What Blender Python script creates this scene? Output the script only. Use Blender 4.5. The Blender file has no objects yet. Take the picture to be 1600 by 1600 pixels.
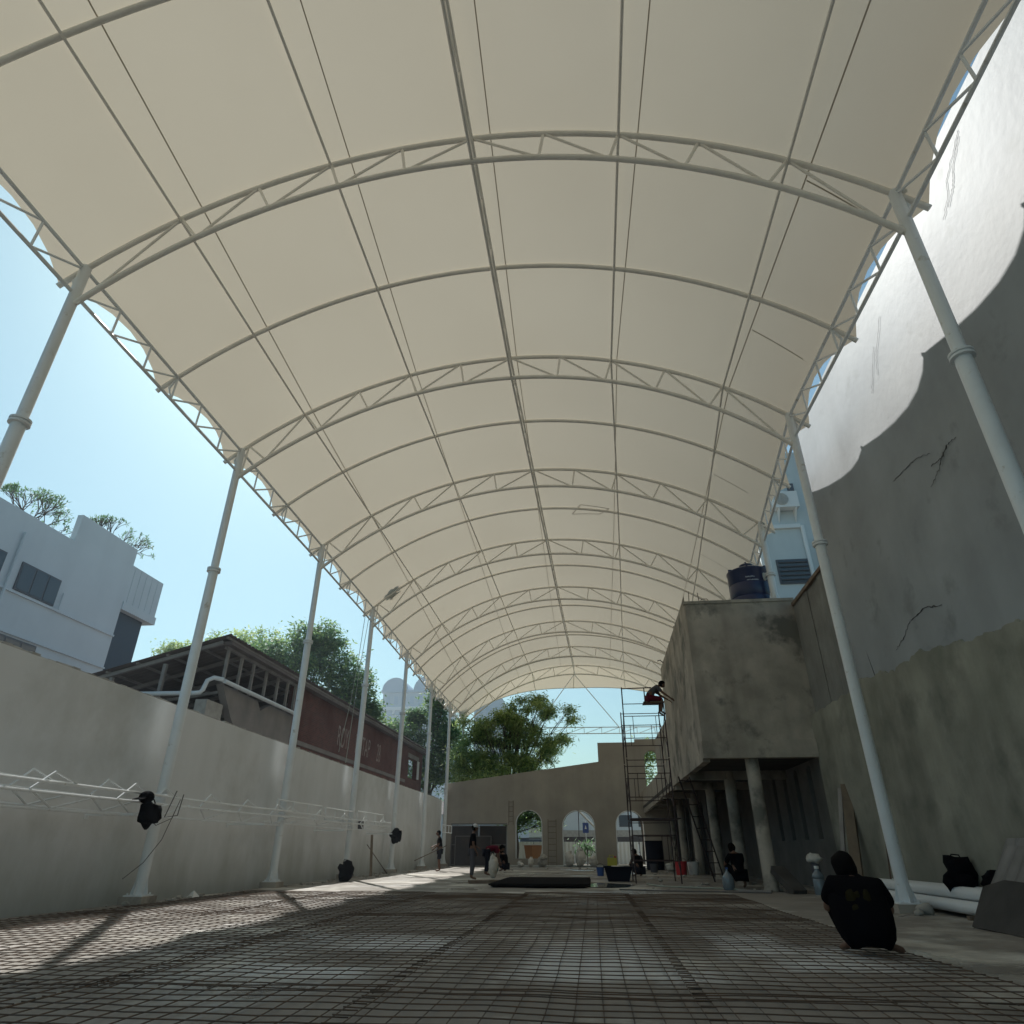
import bpy, bmesh, math, random
from mathutils import Vector, Matrix, noise
random.seed(7)
S = bpy.context.scene
COL = S.collection
R_ = math.radians

# ---------------------------------------------------------------- camera
cam = bpy.data.objects.new('camera', bpy.data.cameras.new('camera'))
COL.objects.link(cam)
cam.data.sensor_width = 36.0
cam.data.lens = 36 * 1007.4 / 1600
cam.data.clip_start = 0.05
cam.data.clip_end = 3000
_r = Vector((0.99366458, 0.11237552, 0.00156293))
_u = Vector((0.05066067, -0.46028689, 0.88632357))
_f = Vector((-0.10032047, 0.88062916, 0.4630638))
cam.matrix_world = Matrix(((_r.x, _u.x, -_f.x, 0), (_r.y, _u.y, -_f.y, 0), (_r.z, _u.z, -_f.z, .95), (0, 0, 0, 1)))
S.camera = cam

# ---------------------------------------------------------------- sky, sun, exposure
SUN = Vector((-0.41, 0.75, 1.0)).normalized()
elev = math.asin(SUN.z)
W = bpy.data.worlds.new('World'); S.world = W; W.use_nodes = True
wn = W.node_tree.nodes; wl = W.node_tree.links; wn.clear()
wo = wn.new('ShaderNodeOutputWorld'); bg = wn.new('ShaderNodeBackground'); sky = wn.new('ShaderNodeTexSky')
sky.sky_type = 'NISHITA'; sky.sun_disc = False
sky.sun_elevation = elev; sky.sun_rotation = math.atan2(SUN.x, SUN.y)
sky.air_density = 1.2; sky.dust_density = 1.5; sky.ozone_density = 3.0
bg.inputs[1].default_value = 0.08
tint = wn.new('ShaderNodeMix'); tint.data_type = 'RGBA'; tint.blend_type = 'MULTIPLY'; tint.inputs[0].default_value = 1
tint.inputs[7].default_value = (.79, 1.07, .98, 1)
wl.new(sky.outputs[0], tint.inputs[6]); wl.new(tint.outputs[2], bg.inputs[0]); wl.new(bg.outputs[0], wo.inputs[0])
sd = bpy.data.lights.new('sun', 'SUN'); sd.energy = 4.6; sd.angle = R_(0.7); sd.color = (1.0, .97, .92)
so = bpy.data.objects.new('sun', sd); COL.objects.link(so)
so.rotation_euler = SUN.to_track_quat('Z', 'Y').to_euler()
S.view_settings.view_transform = 'Standard'; S.view_settings.look = 'None'
S.view_settings.gamma = 1; S.view_settings.exposure = 0.45
S.view_settings.use_curve_mapping = False

# ---------------------------------------------------------------- materials
def mat(name, base, rough=.7, var=None, scale=2.0, detail=6, streak=0, bump=0, bscale=30, metal=0, spec=.4,
        spots=None, spot_scale=.6, spot_lo=.5, spot_hi=.62, trans=0, brick=None, wetmask=0, grime=None, base_stain=None, patches=None):
    m = bpy.data.materials.new(name); m.use_nodes = True
    nt = m.node_tree; N = nt.nodes; L = nt.links
    b = N['Principled BSDF']
    b.inputs['Roughness'].default_value = rough; b.inputs['Metallic'].default_value = metal
    b.inputs['Specular IOR Level'].default_value = spec
    b.inputs['Base Color'].default_value = (*base, 1)
    geo = N.new('ShaderNodeNewGeometry'); pos = geo.outputs['Position']
    col = None
    def mapped(sx, sy, sz):
        mp = N.new('ShaderNodeMapping'); mp.inputs['Scale'].default_value = (sx, sy, sz); L.new(pos, mp.inputs[0]); return mp.outputs[0]
    def nz(vec, sc, det=6, ro=.55):
        n = N.new('ShaderNodeTexNoise'); n.inputs['Scale'].default_value = sc; n.inputs['Detail'].default_value = det
        n.inputs['Roughness'].default_value = ro; L.new(vec, n.inputs['Vector']); return n.outputs['Fac']
    def ramp(fac, lo, hi):
        r = N.new('ShaderNodeMapRange'); r.inputs[1].default_value = lo; r.inputs[2].default_value = hi; L.new(fac, r.inputs[0]); return r.outputs[0]
    def mix(fac, a, c):
        x = N.new('ShaderNodeMix'); x.data_type = 'RGBA'
        L.new(fac, x.inputs[0])
        for i, v in ((6, a), (7, c)):
            if isinstance(v, tuple): x.inputs[i].default_value = (*v, 1)
            else: L.new(v, x.inputs[i])
        return x.outputs[2]
    if var is not None:
        col = mix(ramp(nz(mapped(1, 1, 1), scale, detail), .3, .7), base, var)
    if brick is not None:
        bt = N.new('ShaderNodeTexBrick'); bt.inputs['Scale'].default_value = 1
        sep = N.new('ShaderNodeSeparateXYZ'); L.new(pos, sep.inputs[0]); cmb = N.new('ShaderNodeCombineXYZ')
        L.new(sep.outputs[1], cmb.inputs[0]); L.new(sep.outputs[2], cmb.inputs[1]); L.new(cmb.outputs[0], bt.inputs['Vector'])
        bt.inputs['Brick Width'].default_value = .24; bt.inputs['Row Height'].default_value = .075; bt.inputs['Mortar Size'].default_value = .008
        bt.inputs['Color1'].default_value = (*base, 1); bt.inputs['Color2'].default_value = (*var, 1); bt.inputs['Mortar'].default_value = (*brick, 1)
        col = mix(ramp(nz(mapped(1, 1, 1), .7), .45, .65), bt.outputs['Color'], tuple(c * .55 for c in base))
    if spots is not None:
        col = mix(ramp(nz(mapped(1, 1, 1), spot_scale, 8, .62), spot_lo, spot_hi), col if col is not None else base, spots)
    if streak:
        st = ramp(nz(mapped(1.0, 1.0, .16), 1.15, 8), .44, .74)
        mm = N.new('ShaderNodeMath'); mm.operation = 'MULTIPLY'; mm.inputs[1].default_value = streak; L.new(st, mm.inputs[0])
        col = mix(mm.outputs[0], col if col is not None else base, grime or tuple(c * .35 for c in base))
    if patches:      # pale reflections on the slab, painted into its colour
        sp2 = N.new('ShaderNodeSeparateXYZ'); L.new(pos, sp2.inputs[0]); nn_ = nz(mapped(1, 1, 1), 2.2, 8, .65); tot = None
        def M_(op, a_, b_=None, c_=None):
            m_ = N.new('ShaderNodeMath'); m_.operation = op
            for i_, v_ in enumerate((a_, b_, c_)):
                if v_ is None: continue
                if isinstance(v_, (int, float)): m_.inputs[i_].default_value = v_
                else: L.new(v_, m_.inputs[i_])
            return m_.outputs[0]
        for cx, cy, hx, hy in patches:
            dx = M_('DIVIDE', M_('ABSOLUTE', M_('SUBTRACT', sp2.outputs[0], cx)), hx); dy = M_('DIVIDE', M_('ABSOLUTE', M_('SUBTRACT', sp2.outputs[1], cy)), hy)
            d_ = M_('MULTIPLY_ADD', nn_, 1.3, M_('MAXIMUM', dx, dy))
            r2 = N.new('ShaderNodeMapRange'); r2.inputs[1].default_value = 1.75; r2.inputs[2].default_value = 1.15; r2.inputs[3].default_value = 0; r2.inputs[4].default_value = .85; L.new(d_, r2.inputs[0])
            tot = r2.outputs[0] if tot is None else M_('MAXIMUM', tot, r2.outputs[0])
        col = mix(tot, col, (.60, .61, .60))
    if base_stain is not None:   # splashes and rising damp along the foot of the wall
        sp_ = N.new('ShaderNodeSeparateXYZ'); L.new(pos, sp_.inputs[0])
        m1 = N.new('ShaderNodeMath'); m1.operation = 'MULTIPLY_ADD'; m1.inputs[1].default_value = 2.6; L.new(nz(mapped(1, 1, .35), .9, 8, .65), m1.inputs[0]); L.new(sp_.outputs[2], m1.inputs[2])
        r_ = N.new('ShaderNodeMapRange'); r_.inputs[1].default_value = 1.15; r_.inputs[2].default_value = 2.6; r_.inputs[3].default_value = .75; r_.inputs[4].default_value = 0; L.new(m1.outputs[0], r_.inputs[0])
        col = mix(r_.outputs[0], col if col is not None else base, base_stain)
    if col is not None: L.new(col, b.inputs['Base Color'])
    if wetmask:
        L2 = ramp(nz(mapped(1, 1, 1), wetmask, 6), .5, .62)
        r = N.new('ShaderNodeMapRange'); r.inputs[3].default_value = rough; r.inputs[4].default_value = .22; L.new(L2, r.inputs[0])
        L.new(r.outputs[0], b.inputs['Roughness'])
    if bump:
        bp = N.new('ShaderNodeBump'); bp.inputs['Strength'].default_value = bump; bp.inputs['Distance'].default_value = .02
        L.new(nz(mapped(1, 1, 1), bscale, 5), bp.inputs['Height']); L.new(bp.outputs[0], b.inputs['Normal'])
    if trans:
        tr = N.new('ShaderNodeBsdfTranslucent'); mx = N.new('ShaderNodeMixShader'); mx.inputs[0].default_value = trans
        if col is not None: L.new(col, tr.inputs[0])
        else: tr.inputs[0].default_value = (*base, 1)
        L.new(b.outputs[0], mx.inputs[1]); L.new(tr.outputs[0], mx.inputs[2]); L.new(mx.outputs[0], N['Material Output'].inputs[0])
    return m

M = {}
M['fabric'] = mat('pvc_fabric', (.625, .56, .445), .55, var=(.585, .52, .41), scale=.22, trans=.31, spec=.2, bump=.25, bscale=1.6)
M['seam'] = mat('fabric_seam', (.42, .375, .30), .6, trans=.2)
M['patch'] = mat('fabric_patch', (.48, .43, .35), .6, trans=.3)
M['white_steel'] = mat('white_painted_steel', streak=.22, grime=(.42, .36, .28), base=(.80, .845, .87), rough=.35, var=(.73, .765, .785), scale=3, spots=(.45, .42, .36), spot_scale=5, spot_lo=.62, spot_hi=.75, bump=.05)
M['rafter_steel'] = mat('cream_painted_steel', (.84, .82, .77), .45, var=(.77, .75, .69), scale=4)
M['concrete_wall'] = mat('raw_plaster_concrete', (.54, .48, .41), .9, var=(.33, .30, .255), scale=1.5, streak=.7, bump=.35, bscale=9, spots=(.17, .165, .145), spot_scale=.9, spot_lo=.5, spot_hi=.62)
M['end_plaster'] = mat('fresh_grey_render', base_stain=(.20, .185, .16), base=(.42, .38, .33), rough=.92, var=(.33, .30, .26), scale=.7, streak=.25, bump=.25, bscale=10)
M['left_plaster'] = mat('white_skimmed_plaster', (.78, .80, .815), .75, var=(.70, .72, .73), scale=.55, streak=.18, bump=.1, bscale=5, grime=(.40, .40, .36), base_stain=(.40, .42, .38), spots=(.50, .51, .49), spot_scale=.35, spot_lo=.5, spot_hi=.75)
M['coping'] = mat('dirty_wall_top', (.25, .24, .22), .95, var=(.45, .44, .41), scale=3)
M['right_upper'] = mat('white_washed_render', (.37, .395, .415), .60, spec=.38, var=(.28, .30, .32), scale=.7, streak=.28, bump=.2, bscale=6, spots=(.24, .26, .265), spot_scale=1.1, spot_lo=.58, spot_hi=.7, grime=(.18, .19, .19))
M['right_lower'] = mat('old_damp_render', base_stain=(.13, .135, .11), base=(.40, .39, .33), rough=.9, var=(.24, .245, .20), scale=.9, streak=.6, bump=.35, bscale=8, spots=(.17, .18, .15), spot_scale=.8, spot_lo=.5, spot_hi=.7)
M['crack'] = mat('crack_shadow', (.09, .09, .09), 1)
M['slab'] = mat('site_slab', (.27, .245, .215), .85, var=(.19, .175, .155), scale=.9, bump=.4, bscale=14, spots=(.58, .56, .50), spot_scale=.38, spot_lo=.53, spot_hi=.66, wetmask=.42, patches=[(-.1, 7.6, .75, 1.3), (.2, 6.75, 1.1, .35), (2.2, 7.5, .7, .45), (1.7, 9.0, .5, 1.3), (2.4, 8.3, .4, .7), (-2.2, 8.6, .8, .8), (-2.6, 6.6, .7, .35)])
M['dirt'] = mat('outer_dirt', (.16, .14, .11), .95, var=(.10, .09, .07), scale=.4, bump=.4, bscale=5)
M['wet'] = mat('puddle', (.10, .13, .13), .05, spec=.6)
M['rebar'] = mat('rebar_steel', (.085, .07, .06), .6, var=(.13, .08, .05), scale=8, metal=.35)
M['dark_steel'] = mat('dark_gate_steel', (.045, .04, .045), .5, var=(.07, .055, .05), scale=1.5, metal=.3)
M['black_steel'] = mat('blackened_steel', (.02, .018, .018), .7, spec=.1)
M['annex_inner'] = mat('unlit_raw_block', (.08, .075, .07), .95, var=(.045, .042, .04), scale=1.5, bump=.3)  # colour darkened to paint in the shade under the annex; dark boards share it
M['annex_back'] = mat('shaded_old_render', (.19, .18, .165), .95, var=(.12, .115, .105), scale=1.2, bump=.3)  # back wall tone lowered, so part of its shade is in the colour
M['dark_frame'] = mat('grey_gate_frame', (.16, .15, .15), .5)
M['scaf'] = mat('rusty_scaffold', (.045, .036, .045), .6, var=(.08, .05, .045), scale=6, metal=.3)
M['plank'] = mat('grey_timber', (.22, .17, .12), .85, var=(.14, .11, .08), scale=3, streak=.3)
M['bluehouse'] = mat('pale_blue_render', (.58, .64, .66), .8, var=(.53, .59, .61), scale=.8, streak=.2)
M['whitepipe'] = mat('white_pvc', (.72, .75, .76), .35)
M['white'] = mat('white_paint', (.75, .76, .76), .5)
M['house'] = mat('white_house_paint', (.60, .66, .70), .8, var=(.54, .60, .64), scale=.5, streak=.15, grime=(.35, .38, .4))
M['glass'] = mat('dark_glass', (.05, .07, .09), .12, spec=.6)
M['blueblack'] = mat('navy_cladding', (.035, .06, .09), .6)
M['frame'] = mat('window_frame', (.07, .08, .10), .5)
M['brick'] = mat('old_red_brick', (.165, .055, .045), .95, var=(.10, .042, .036), brick=(.13, .10, .09), bump=.3, bscale=12)
M['oldplaster'] = mat('flaking_plaster', (.27, .24, .22), .95, var=(.18, .165, .155), scale=1.2, bump=.3)
M['roof'] = mat('old_roof_sheet', (.18, .15, .14), .8, var=(.12, .10, .10), scale=1.2)
M['timber'] = mat('weathered_timber', (.34, .32, .30), .85, var=(.22, .2, .19), scale=2)
M['paintletter'] = mat('faded_letter_paint', (.42, .38, .35), .95, var=(.22, .13, .11), scale=5)
M['galv'] = mat('galvanised_sheet', (.26, .27, .28), .5, var=(.15, .155, .155), scale=2, metal=.5, streak=.4)
M['corr_old'] = mat('old_corrugated_sheet', (.30, .30, .28), .7, var=(.22, .215, .2), scale=1.5, streak=.4)
M['rust'] = mat('rusty_cap', (.16, .10, .07), .85, var=(.24, .2, .16), scale=4)
M['tank'] = mat('navy_plastic', (.018, .028, .085), .32, spec=.5)
M['tankprint'] = mat('tank_print', (.45, .5, .6), .6)
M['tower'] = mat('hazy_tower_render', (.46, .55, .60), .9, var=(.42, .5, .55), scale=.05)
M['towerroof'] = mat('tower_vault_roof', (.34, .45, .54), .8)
M['black_cloth'] = mat('black_cloth', (.006, .0055, .007), .95, spec=.05)
M['shirt_print'] = mat('yellow_print', (.030, .024, .010), .9, spec=.05)
M['maroon'] = mat('maroon_cloth', (.11, .015, .03), .9, spec=.05)
M['greycloth'] = mat('grey_cloth', (.10, .10, .115), .9, spec=.05)
M['darkcloth'] = mat('dark_blue_cloth', (.02, .022, .032), .9, spec=.05)
M['redcap'] = mat('red_cap', (.40, .06, .05), .8)
M['whitecap'] = mat('white_cap', (.55, .55, .55), .7)
M['skin'] = mat('brown_skin', (.16, .085, .055), .6)
M['hair'] = mat('black_hair', (.006, .005, .005), .9, spec=.08)
M['sack'] = mat('white_woven_sack', (.62, .60, .55), .8, var=(.5, .48, .44), scale=6)
M['teal'] = mat('teal_print', (.05, .22, .26), .7)
M['yellow'] = mat('yellow_plastic', (.45, .42, .06), .5)
M['red'] = mat('red_plastic', (.50, .04, .05), .5)
M['bluepl'] = mat('blue_plastic', (.04, .10, .30), .5)
M['clear'] = mat('clear_water_bottle', (.15, .19, .22), .15, spec=.7)
M['orange'] = mat('orange_paint', (.42, .20, .09), .8, var=(.35, .16, .07), scale=3)
M['stone'] = mat('pale_rubble', (.42, .40, .36), .95, var=(.3, .28, .25), scale=6, bump=.4)
M['cable'] = mat('grey_cable', (.12, .12, .12), .7)
M['rope'] = mat('rope', (.35, .38, .33), .9)
M['signblue'] = mat('blue_sign', (.05, .09, .30), .5)
M['drain'] = mat('damp_gutter', (.07, .065, .06), .8, var=(.045, .042, .04), scale=2)
def leafmat(n, a, b):
    return mat(n, a, .55, var=b, scale=1.3, detail=3, trans=.5, spec=.35)
M['leaf_dark'] = leafmat('leaf_dark', (.09, .19, .09), (.18, .29, .14))
M['leaf_mid'] = leafmat('leaf_mid', (.20, .33, .11), (.34, .46, .18))
M['leaf_light'] = leafmat('leaf_light', (.40, .52, .17), (.52, .62, .28))
M['bark'] = mat('bark', (.13, .10, .08), .95, var=(.07, .06, .05), scale=4, bump=.4)

# ---------------------------------------------------------------- mesh helpers
class G:
    def __init__(s): s.v = []; s.f = []
    def add(s, vs, fs):
        o = len(s.v); s.v += [tuple(v) for v in vs]; s.f += [tuple(i + o for i in f) for f in fs]; return s
    def box(s, a, b):
        x0, y0, z0 = a; x1, y1, z1 = b
        return s.add([(x0, y0, z0), (x1, y0, z0), (x1, y1, z0), (x0, y1, z0), (x0, y0, z1), (x1, y0, z1), (x1, y1, z1), (x0, y1, z1)],
                     [(0, 3, 2, 1), (4, 5, 6, 7), (0, 1, 5, 4), (1, 2, 6, 5), (2, 3, 7, 6), (3, 0, 4, 7)])
    def obox(s, c, ux, uy, uz):
        c, ux, uy, uz = map(Vector, (c, ux, uy, uz)); vs = []
        for k in (-1, 1):
            for i, j in ((-1, -1), (1, -1), (1, 1), (-1, 1)): vs.append(c + ux * i + uy * j + uz * k)
        return s.add(vs, [(0, 3, 2, 1), (4, 5, 6, 7), (0, 1, 5, 4), (1, 2, 6, 5), (2, 3, 7, 6), (3, 0, 4, 7)])
    def beam(s, p, q, w, h=None, up=(0, 0, 1)):
        p, q, up = Vector(p), Vector(q), Vector(up); d = (q - p); L = d.length; d.normalize()
        if abs(d.dot(up)) > .99: up = Vector((0, 1, 0))
        a = d.cross(up).normalized(); b = a.cross(d)
        return s.obox((p + q) / 2, a * w / 2, d * L / 2, b * (h or w) / 2)
    def tube(s, pts, r, n=8, r1=None, cap=True):
        pts = [Vector(p) for p in pts]; m = len(pts); base = len(s.v)
        ref = None
        for i, p in enumerate(pts):
            d = (pts[min(i + 1, m - 1)] - pts[max(i - 1, 0)]).normalized()
            if ref is None:
                ref = Vector((0, 0, 1)) if abs(d.z) < .9 else Vector((1, 0, 0))
            a = d.cross(ref).normalized(); b = d.cross(a).normalized()
            rr = r if r1 is None else r + (r1 - r) * i / max(1, m - 1)
            if isinstance(r, (list, tuple)): rr = r[i]
            for k in range(n):
                t = 2 * math.pi * k / n; s.v.append(tuple(p + (a * math.cos(t) + b * math.sin(t)) * rr))
        for i in range(m - 1):
            for k in range(n):
                k2 = (k + 1) % n
                s.f.append((base + i * n + k, base + i * n + k2, base + (i + 1) * n + k2, base + (i + 1) * n + k))
        if cap:
            s.f.append(tuple(base + k for k in range(n))[::-1]); s.f.append(tuple(base + (m - 1) * n + k for k in range(n)))
        return s
    def lathe(s, prof, c=(0, 0, 0), n=20, flut=0, axis='z'):
        base = len(s.v)
        for r, z in prof:
            for k in range(n):
                t = 2 * math.pi * k / n; rr = r * (1 + flut * (k % 2))
                P = (rr * math.cos(t), rr * math.sin(t), z)
                if axis == 'y': P = (P[0], P[2], P[1])
                if axis == 'x': P = (P[2], P[0], P[1])
                s.v.append((c[0] + P[0], c[1] + P[1], c[2] + P[2]))
        for i in range(len(prof) - 1):
            for k in range(n):
                k2 = (k + 1) % n; s.f.append((base + i * n + k, base + i * n + k2, base + (i + 1) * n + k2, base + (i + 1) * n + k))
        s.f.append(tuple(base + k for k in range(n))[::-1]); s.f.append(tuple(base + (len(prof) - 1) * n + k for k in range(n)))
        return s
    def ell(s, c, r, n=12, m=8, rough=0, seed=0):
        base = len(s.v)
        for i in range(m + 1):
            ph = math.pi * i / m
            for k in range(n):
                t = 2 * math.pi * k / n
                d = Vector((math.sin(ph) * math.cos(t), math.sin(ph) * math.sin(t), math.cos(ph)))
                q = 1 + (rough * noise.noise(d * 1.7 + Vector((seed, seed * .3, 0))) if rough else 0)
                s.v.append((c[0] + r[0] * d.x * q, c[1] + r[1] * d.y * q, c[2] + r[2] * d.z * q))
        for i in range(m):
            for k in range(n):
                k2 = (k + 1) % n; s.f.append((base + i * n + k, base + (i + 1) * n + k, base + (i + 1) * n + k2, base + i * n + k2))
        return s
    def prism(s, poly, d):
        """poly: list of 3D points (planar), d: extrusion vector"""
        n = len(poly); d = Vector(d); a = [Vector(p) for p in poly]; vs = a + [p + d for p in a]
        return s.add(vs, [tuple(range(n))[::-1], tuple(range(n, 2 * n))] + [(i, (i + 1) % n, n + (i + 1) % n, n + i) for i in range(n)])
    def grid(s, rows):
        base = len(s.v); n = len(rows[0])
        for r in rows: s.v += [tuple(p) for p in r]
        for i in range(len(rows) - 1):
            for k in range(n - 1): s.f.append((base + i * n + k, base + i * n + k + 1, base + (i + 1) * n + k + 1, base + (i + 1) * n + k))
        return s

def obj(name, g, m, parent=None, smooth=False, mesh=None, loc=None):
    if mesh is None:
        mesh = bpy.data.meshes.new(name)
        mesh.from_pydata(g.v, [], g.f); mesh.update()
        bm = bmesh.new(); bm.from_mesh(mesh); bmesh.ops.recalc_face_normals(bm, faces=bm.faces); bm.to_mesh(mesh); bm.free()
        mesh.materials.append(M[m] if isinstance(m, str) else m)
        if smooth:
            for p in mesh.polygons: p.use_smooth = True
            if smooth != 'full':
                mesh.set_sharp_from_angle(angle=R_(50))
    o = bpy.data.objects.new(name, mesh); COL.objects.link(o)
    if loc: o.location = loc
    if parent: o.parent = parent
    return o
def tag(o, label, cat, group=None, kind=None):
    o['label'] = label
    if cat: o['category'] = cat
    if group: o['group'] = group
    if kind: o['kind'] = kind
    return o
def thing(name, label, cat, group=None, loc=(0, 0, 0), rz=0):
    o = bpy.data.objects.new(name, None); COL.objects.link(o); o.location = loc; o.rotation_euler = (0, 0, rz)
    o.empty_display_size = .2
    return tag(o, label, cat, group)
def struct(o): o['kind'] = 'structure'; return o
def dup(root, loc, rz=0, label=None, group=None, scale=None):
    r = root.copy(); COL.objects.link(r); r.location = loc; r.rotation_euler = (0, 0, rz)
    if scale: r.scale = (scale,) * 3
    if label: r['label'] = label
    if group: r['group'] = group
    for ch in list(root.children):
        c = ch.copy(); COL.objects.link(c); c.parent = r
        for g in ch.children:
            d = g.copy(); COL.objects.link(d); d.parent = c
    return r

# ================================================================ GROUND
g = G()
n = 40
def gz(x, y): return -.14
g.grid([[(-500 + 1000 * i / n, -300 + 1200 * j / n, -.14) for i in range(n + 1)] for j in range(n + 1)])
struct(obj('ground', g, 'dirt'))
g = G()   # hall slab, gently uneven
nx, ny = 62, 212
rows = []
for j in range(ny + 1):
    y = -8 + 53 * j / ny
    rows.append([(-9.02 + 15.3 * i / nx, y, .012 * noise.noise(Vector((i * .35, j * .35, 0)))) for i in range(nx + 1)])
g.grid(rows)
g.add([(-9.02, -8, .0), (-9.02, 45, 0), (-9.02, 45, -.14), (-9.02, -8, -.14)], [(0, 1, 2, 3)])
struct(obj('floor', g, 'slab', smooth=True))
struct(obj('drain_channel', G().box((-9.7, -8, -.139), (-9.02, 45, -.10)), 'drain'))
struct(obj('street', G().box((-60, 45.4, -.138), (60, 70, -.02)), 'dirt'))
# ================================================================ LEFT WALL
g = G()
def wx(y): return -9.28 - .0092 * (y - 10)
def wt(y): return 3.86 - .0035 * (y - 10)
wall = thing('boundary_wall', 'long white plastered boundary wall running down the left side of the hall', 'wall')
rows = [[(wx(y) + .012 * noise.noise(Vector((y * .8, z, 3))), y, z) for z in (-.14, .3, 1, 1.7, 2.4, 3.1, wt(y))] for y in [-8 + .8 * k for k in range(67)]]
g.grid(rows)
g.grid([[(wx(y), y, wt(y)), (wx(y) - .18, y, wt(y)), (wx(y) - .18, y, -.14)] for y in [-8 + .8 * k for k in range(67)]])
obj('wall_face', g, 'left_plaster', wall)
g = G()
for k in range(260):
    y = -8 + .2 * k; h = .012 + .06 * abs(noise.noise(Vector((y * 2.1, 1, 0)))) + .02 * random.random()
    g.box((wx(y) - .15, y, wt(y) + .001), (wx(y) - .01 - .03 * random.random(), y + .19, wt(y) + h))
c = obj('coping', g, 'coping', wall); c['kind'] = 'stuff'

# ================================================================ CANOPY
TY = [-4.98, 1.22, 7.42, 13.54, 19.65, 25.9, 32.17, 38.46, 44.63, 50.55]
XL = [-8.45, -8.55, -8.65, -8.78, -8.9, -9.0, -9.11, -9.22, -9.34, -9.47]
XR = [5.34, 5.32, 5.3, 5.26, 5.93, 6.57, 7.16, 7.74, 8.29, 8.83]
XC = [-1.7, -1.66, -1.62, -1.58, -1.46, -1.34, -1.23, -1.1, -.95, -.84]
ZL = [10.28, 10.28, 10.28, 10.32, 10.32, 10.23, 10.06, 9.86, 9.87, 10.12]
ZR = [10.23, 10.23, 10.23, 10.34, 10.38, 10.29, 10.15, 10.03, 9.98, 9.97]
ZC = [12.9, 12.9, 12.88, 12.8, 12.93, 13.09, 13.25, 13.4, 13.53, 13.69]
def ip(a, y):
    if y <= TY[0]: return a[0]
    for i in range(9):
        if y <= TY[i + 1]:
            t = (y - TY[i]) / (TY[i + 1] - TY[i]); return a[i] + (a[i + 1] - a[i]) * t
    return a[-1]
def az(y, x, drop=0):
    """height of the vault at (x, y)"""
    xc, zc = ip(XC, y), ip(ZC, y)
    if x < xc: w, h = xc - ip(XL, y), zc - ip(ZL, y)
    else: w, h = ip(XR, y) - xc, zc - ip(ZR, y)
    R = (w * w + h * h) / (2 * h); R2 = R - drop
    d = x - xc
    return zc - R + math.sqrt(max(R2 * R2 - d * d, .01))
canopy = thing('membrane_canopy', 'barrel vaulted cream membrane canopy on white steel trusses and columns over the whole hall', 'canopy')
# fabric
g = G(); rows = []
ys = []
for i in range(9):
    for k in range(12): ys.append(TY[i] + (TY[i + 1] - TY[i]) * k / 12)
ys.append(TY[9])
NU = 56
def over(y):
    for i in range(9):
        if y <= TY[i + 1] + 1e-6:
            t = ((y - TY[i]) / (TY[i + 1] - TY[i]) * 2) % 1.0; break
    return .13 + .29 * (2 * abs(t - .5)) ** 2
for y in ys:
    o = over(y); a, b = ip(XL, y) - o, ip(XR, y) + o
    rows.append([(a + (b - a) * k / NU, y, az(y, a + (b - a) * k / NU) + .055) for k in range(NU + 1)])
for q in (.25, .5, .75, 1.0):
    y = 50.55 + 1.6 * q; a, b = -9.47 - .4 + .1 * q, 8.83 + .4 - .1 * q
    row = []
    for k in range(NU + 1):
        x = a + (b - a) * k / NU; u = (x + .84) / (9.0 if x < 0 else 9.7)
        row.append((x, y, az(50.55, x) + .055 - q * (1.45 - 1.7 * abs(u) ** 1.6)))
    rows.append(row)
g.grid(rows)
obj('membrane', g, 'fabric', canopy, smooth='full')
edge = rows[-1]
obj('edge_pipe', G().tube(edge, .035, 6), 'rafter_steel', canopy, smooth=True)
# seams
offs = lambda y: .35 - 1.2 * (y - 7.42) / 37.2
def purx(k, y):
    """x of rib panel node k (-5..5) from the ridge"""
    s = (ip(XC, y) - ip(XL, y)) / 7.04 if k < 0 else (ip(XR, y) - ip(XC, y)) / 6.92
    return ip(XC, y) + 1.345 * k * (1 + .02 * abs(k) / 5) * (s if abs(k) > 1 else s)
for k in (-4, -2, 0, 2, 4):
    g = G(); pts = [(purx(k, y) + offs(y), y) for y in ys]
    g.grid([[(x - .010, y, az(y, x - .010) + .047), (x + .010, y, az(y, x + .010) + .047)] for x, y in pts])
    obj('fabric_seam', g, 'seam', canopy)
def crossseam(y0, dy, x0, x1, w=.014):
    g = G(); pts = [(x0 + (x1 - x0) * i / 14, y0 + dy * i / 14) for i in range(15)]
    g.grid([[(x, y - w, az(y, x) + .046), (x, y + w, az(y, x) + .046)] for x, y in pts])
    obj('fabric_seam', g, 'seam', canopy)
crossseam(7.7, .25, purx(4, 7.7) + .36, 5.15); crossseam(11.4, .25, purx(4, 11.4) + .25, 5.1)
crossseam(18.0, .2, purx(4, 18) + .1, 5.3); crossseam(24.4, .2, purx(4, 24.4), 6.0)
# patch outline near the ridge
g = G(); P = [(-.2, 23.4), (.9, 23.2), (1.25, 22.6), (.15, 22.5)]
for i in range(4):
    a, b = P[i], P[(i + 1) % 4]
    for s_ in range(4):
        p = [a[j] + (b[j] - a[j]) * s_ / 4 for j in (0, 1)]; q = [a[j] + (b[j] - a[j]) * (s_ + 1) / 4 for j in (0, 1)]
        g.beam((p[0], p[1], az(p[1], p[0]) + .045), (q[0], q[1], az(q[1], q[0]) + .045), .03, .006)
obj('repair_patch', g, 'seam', canopy)

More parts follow.
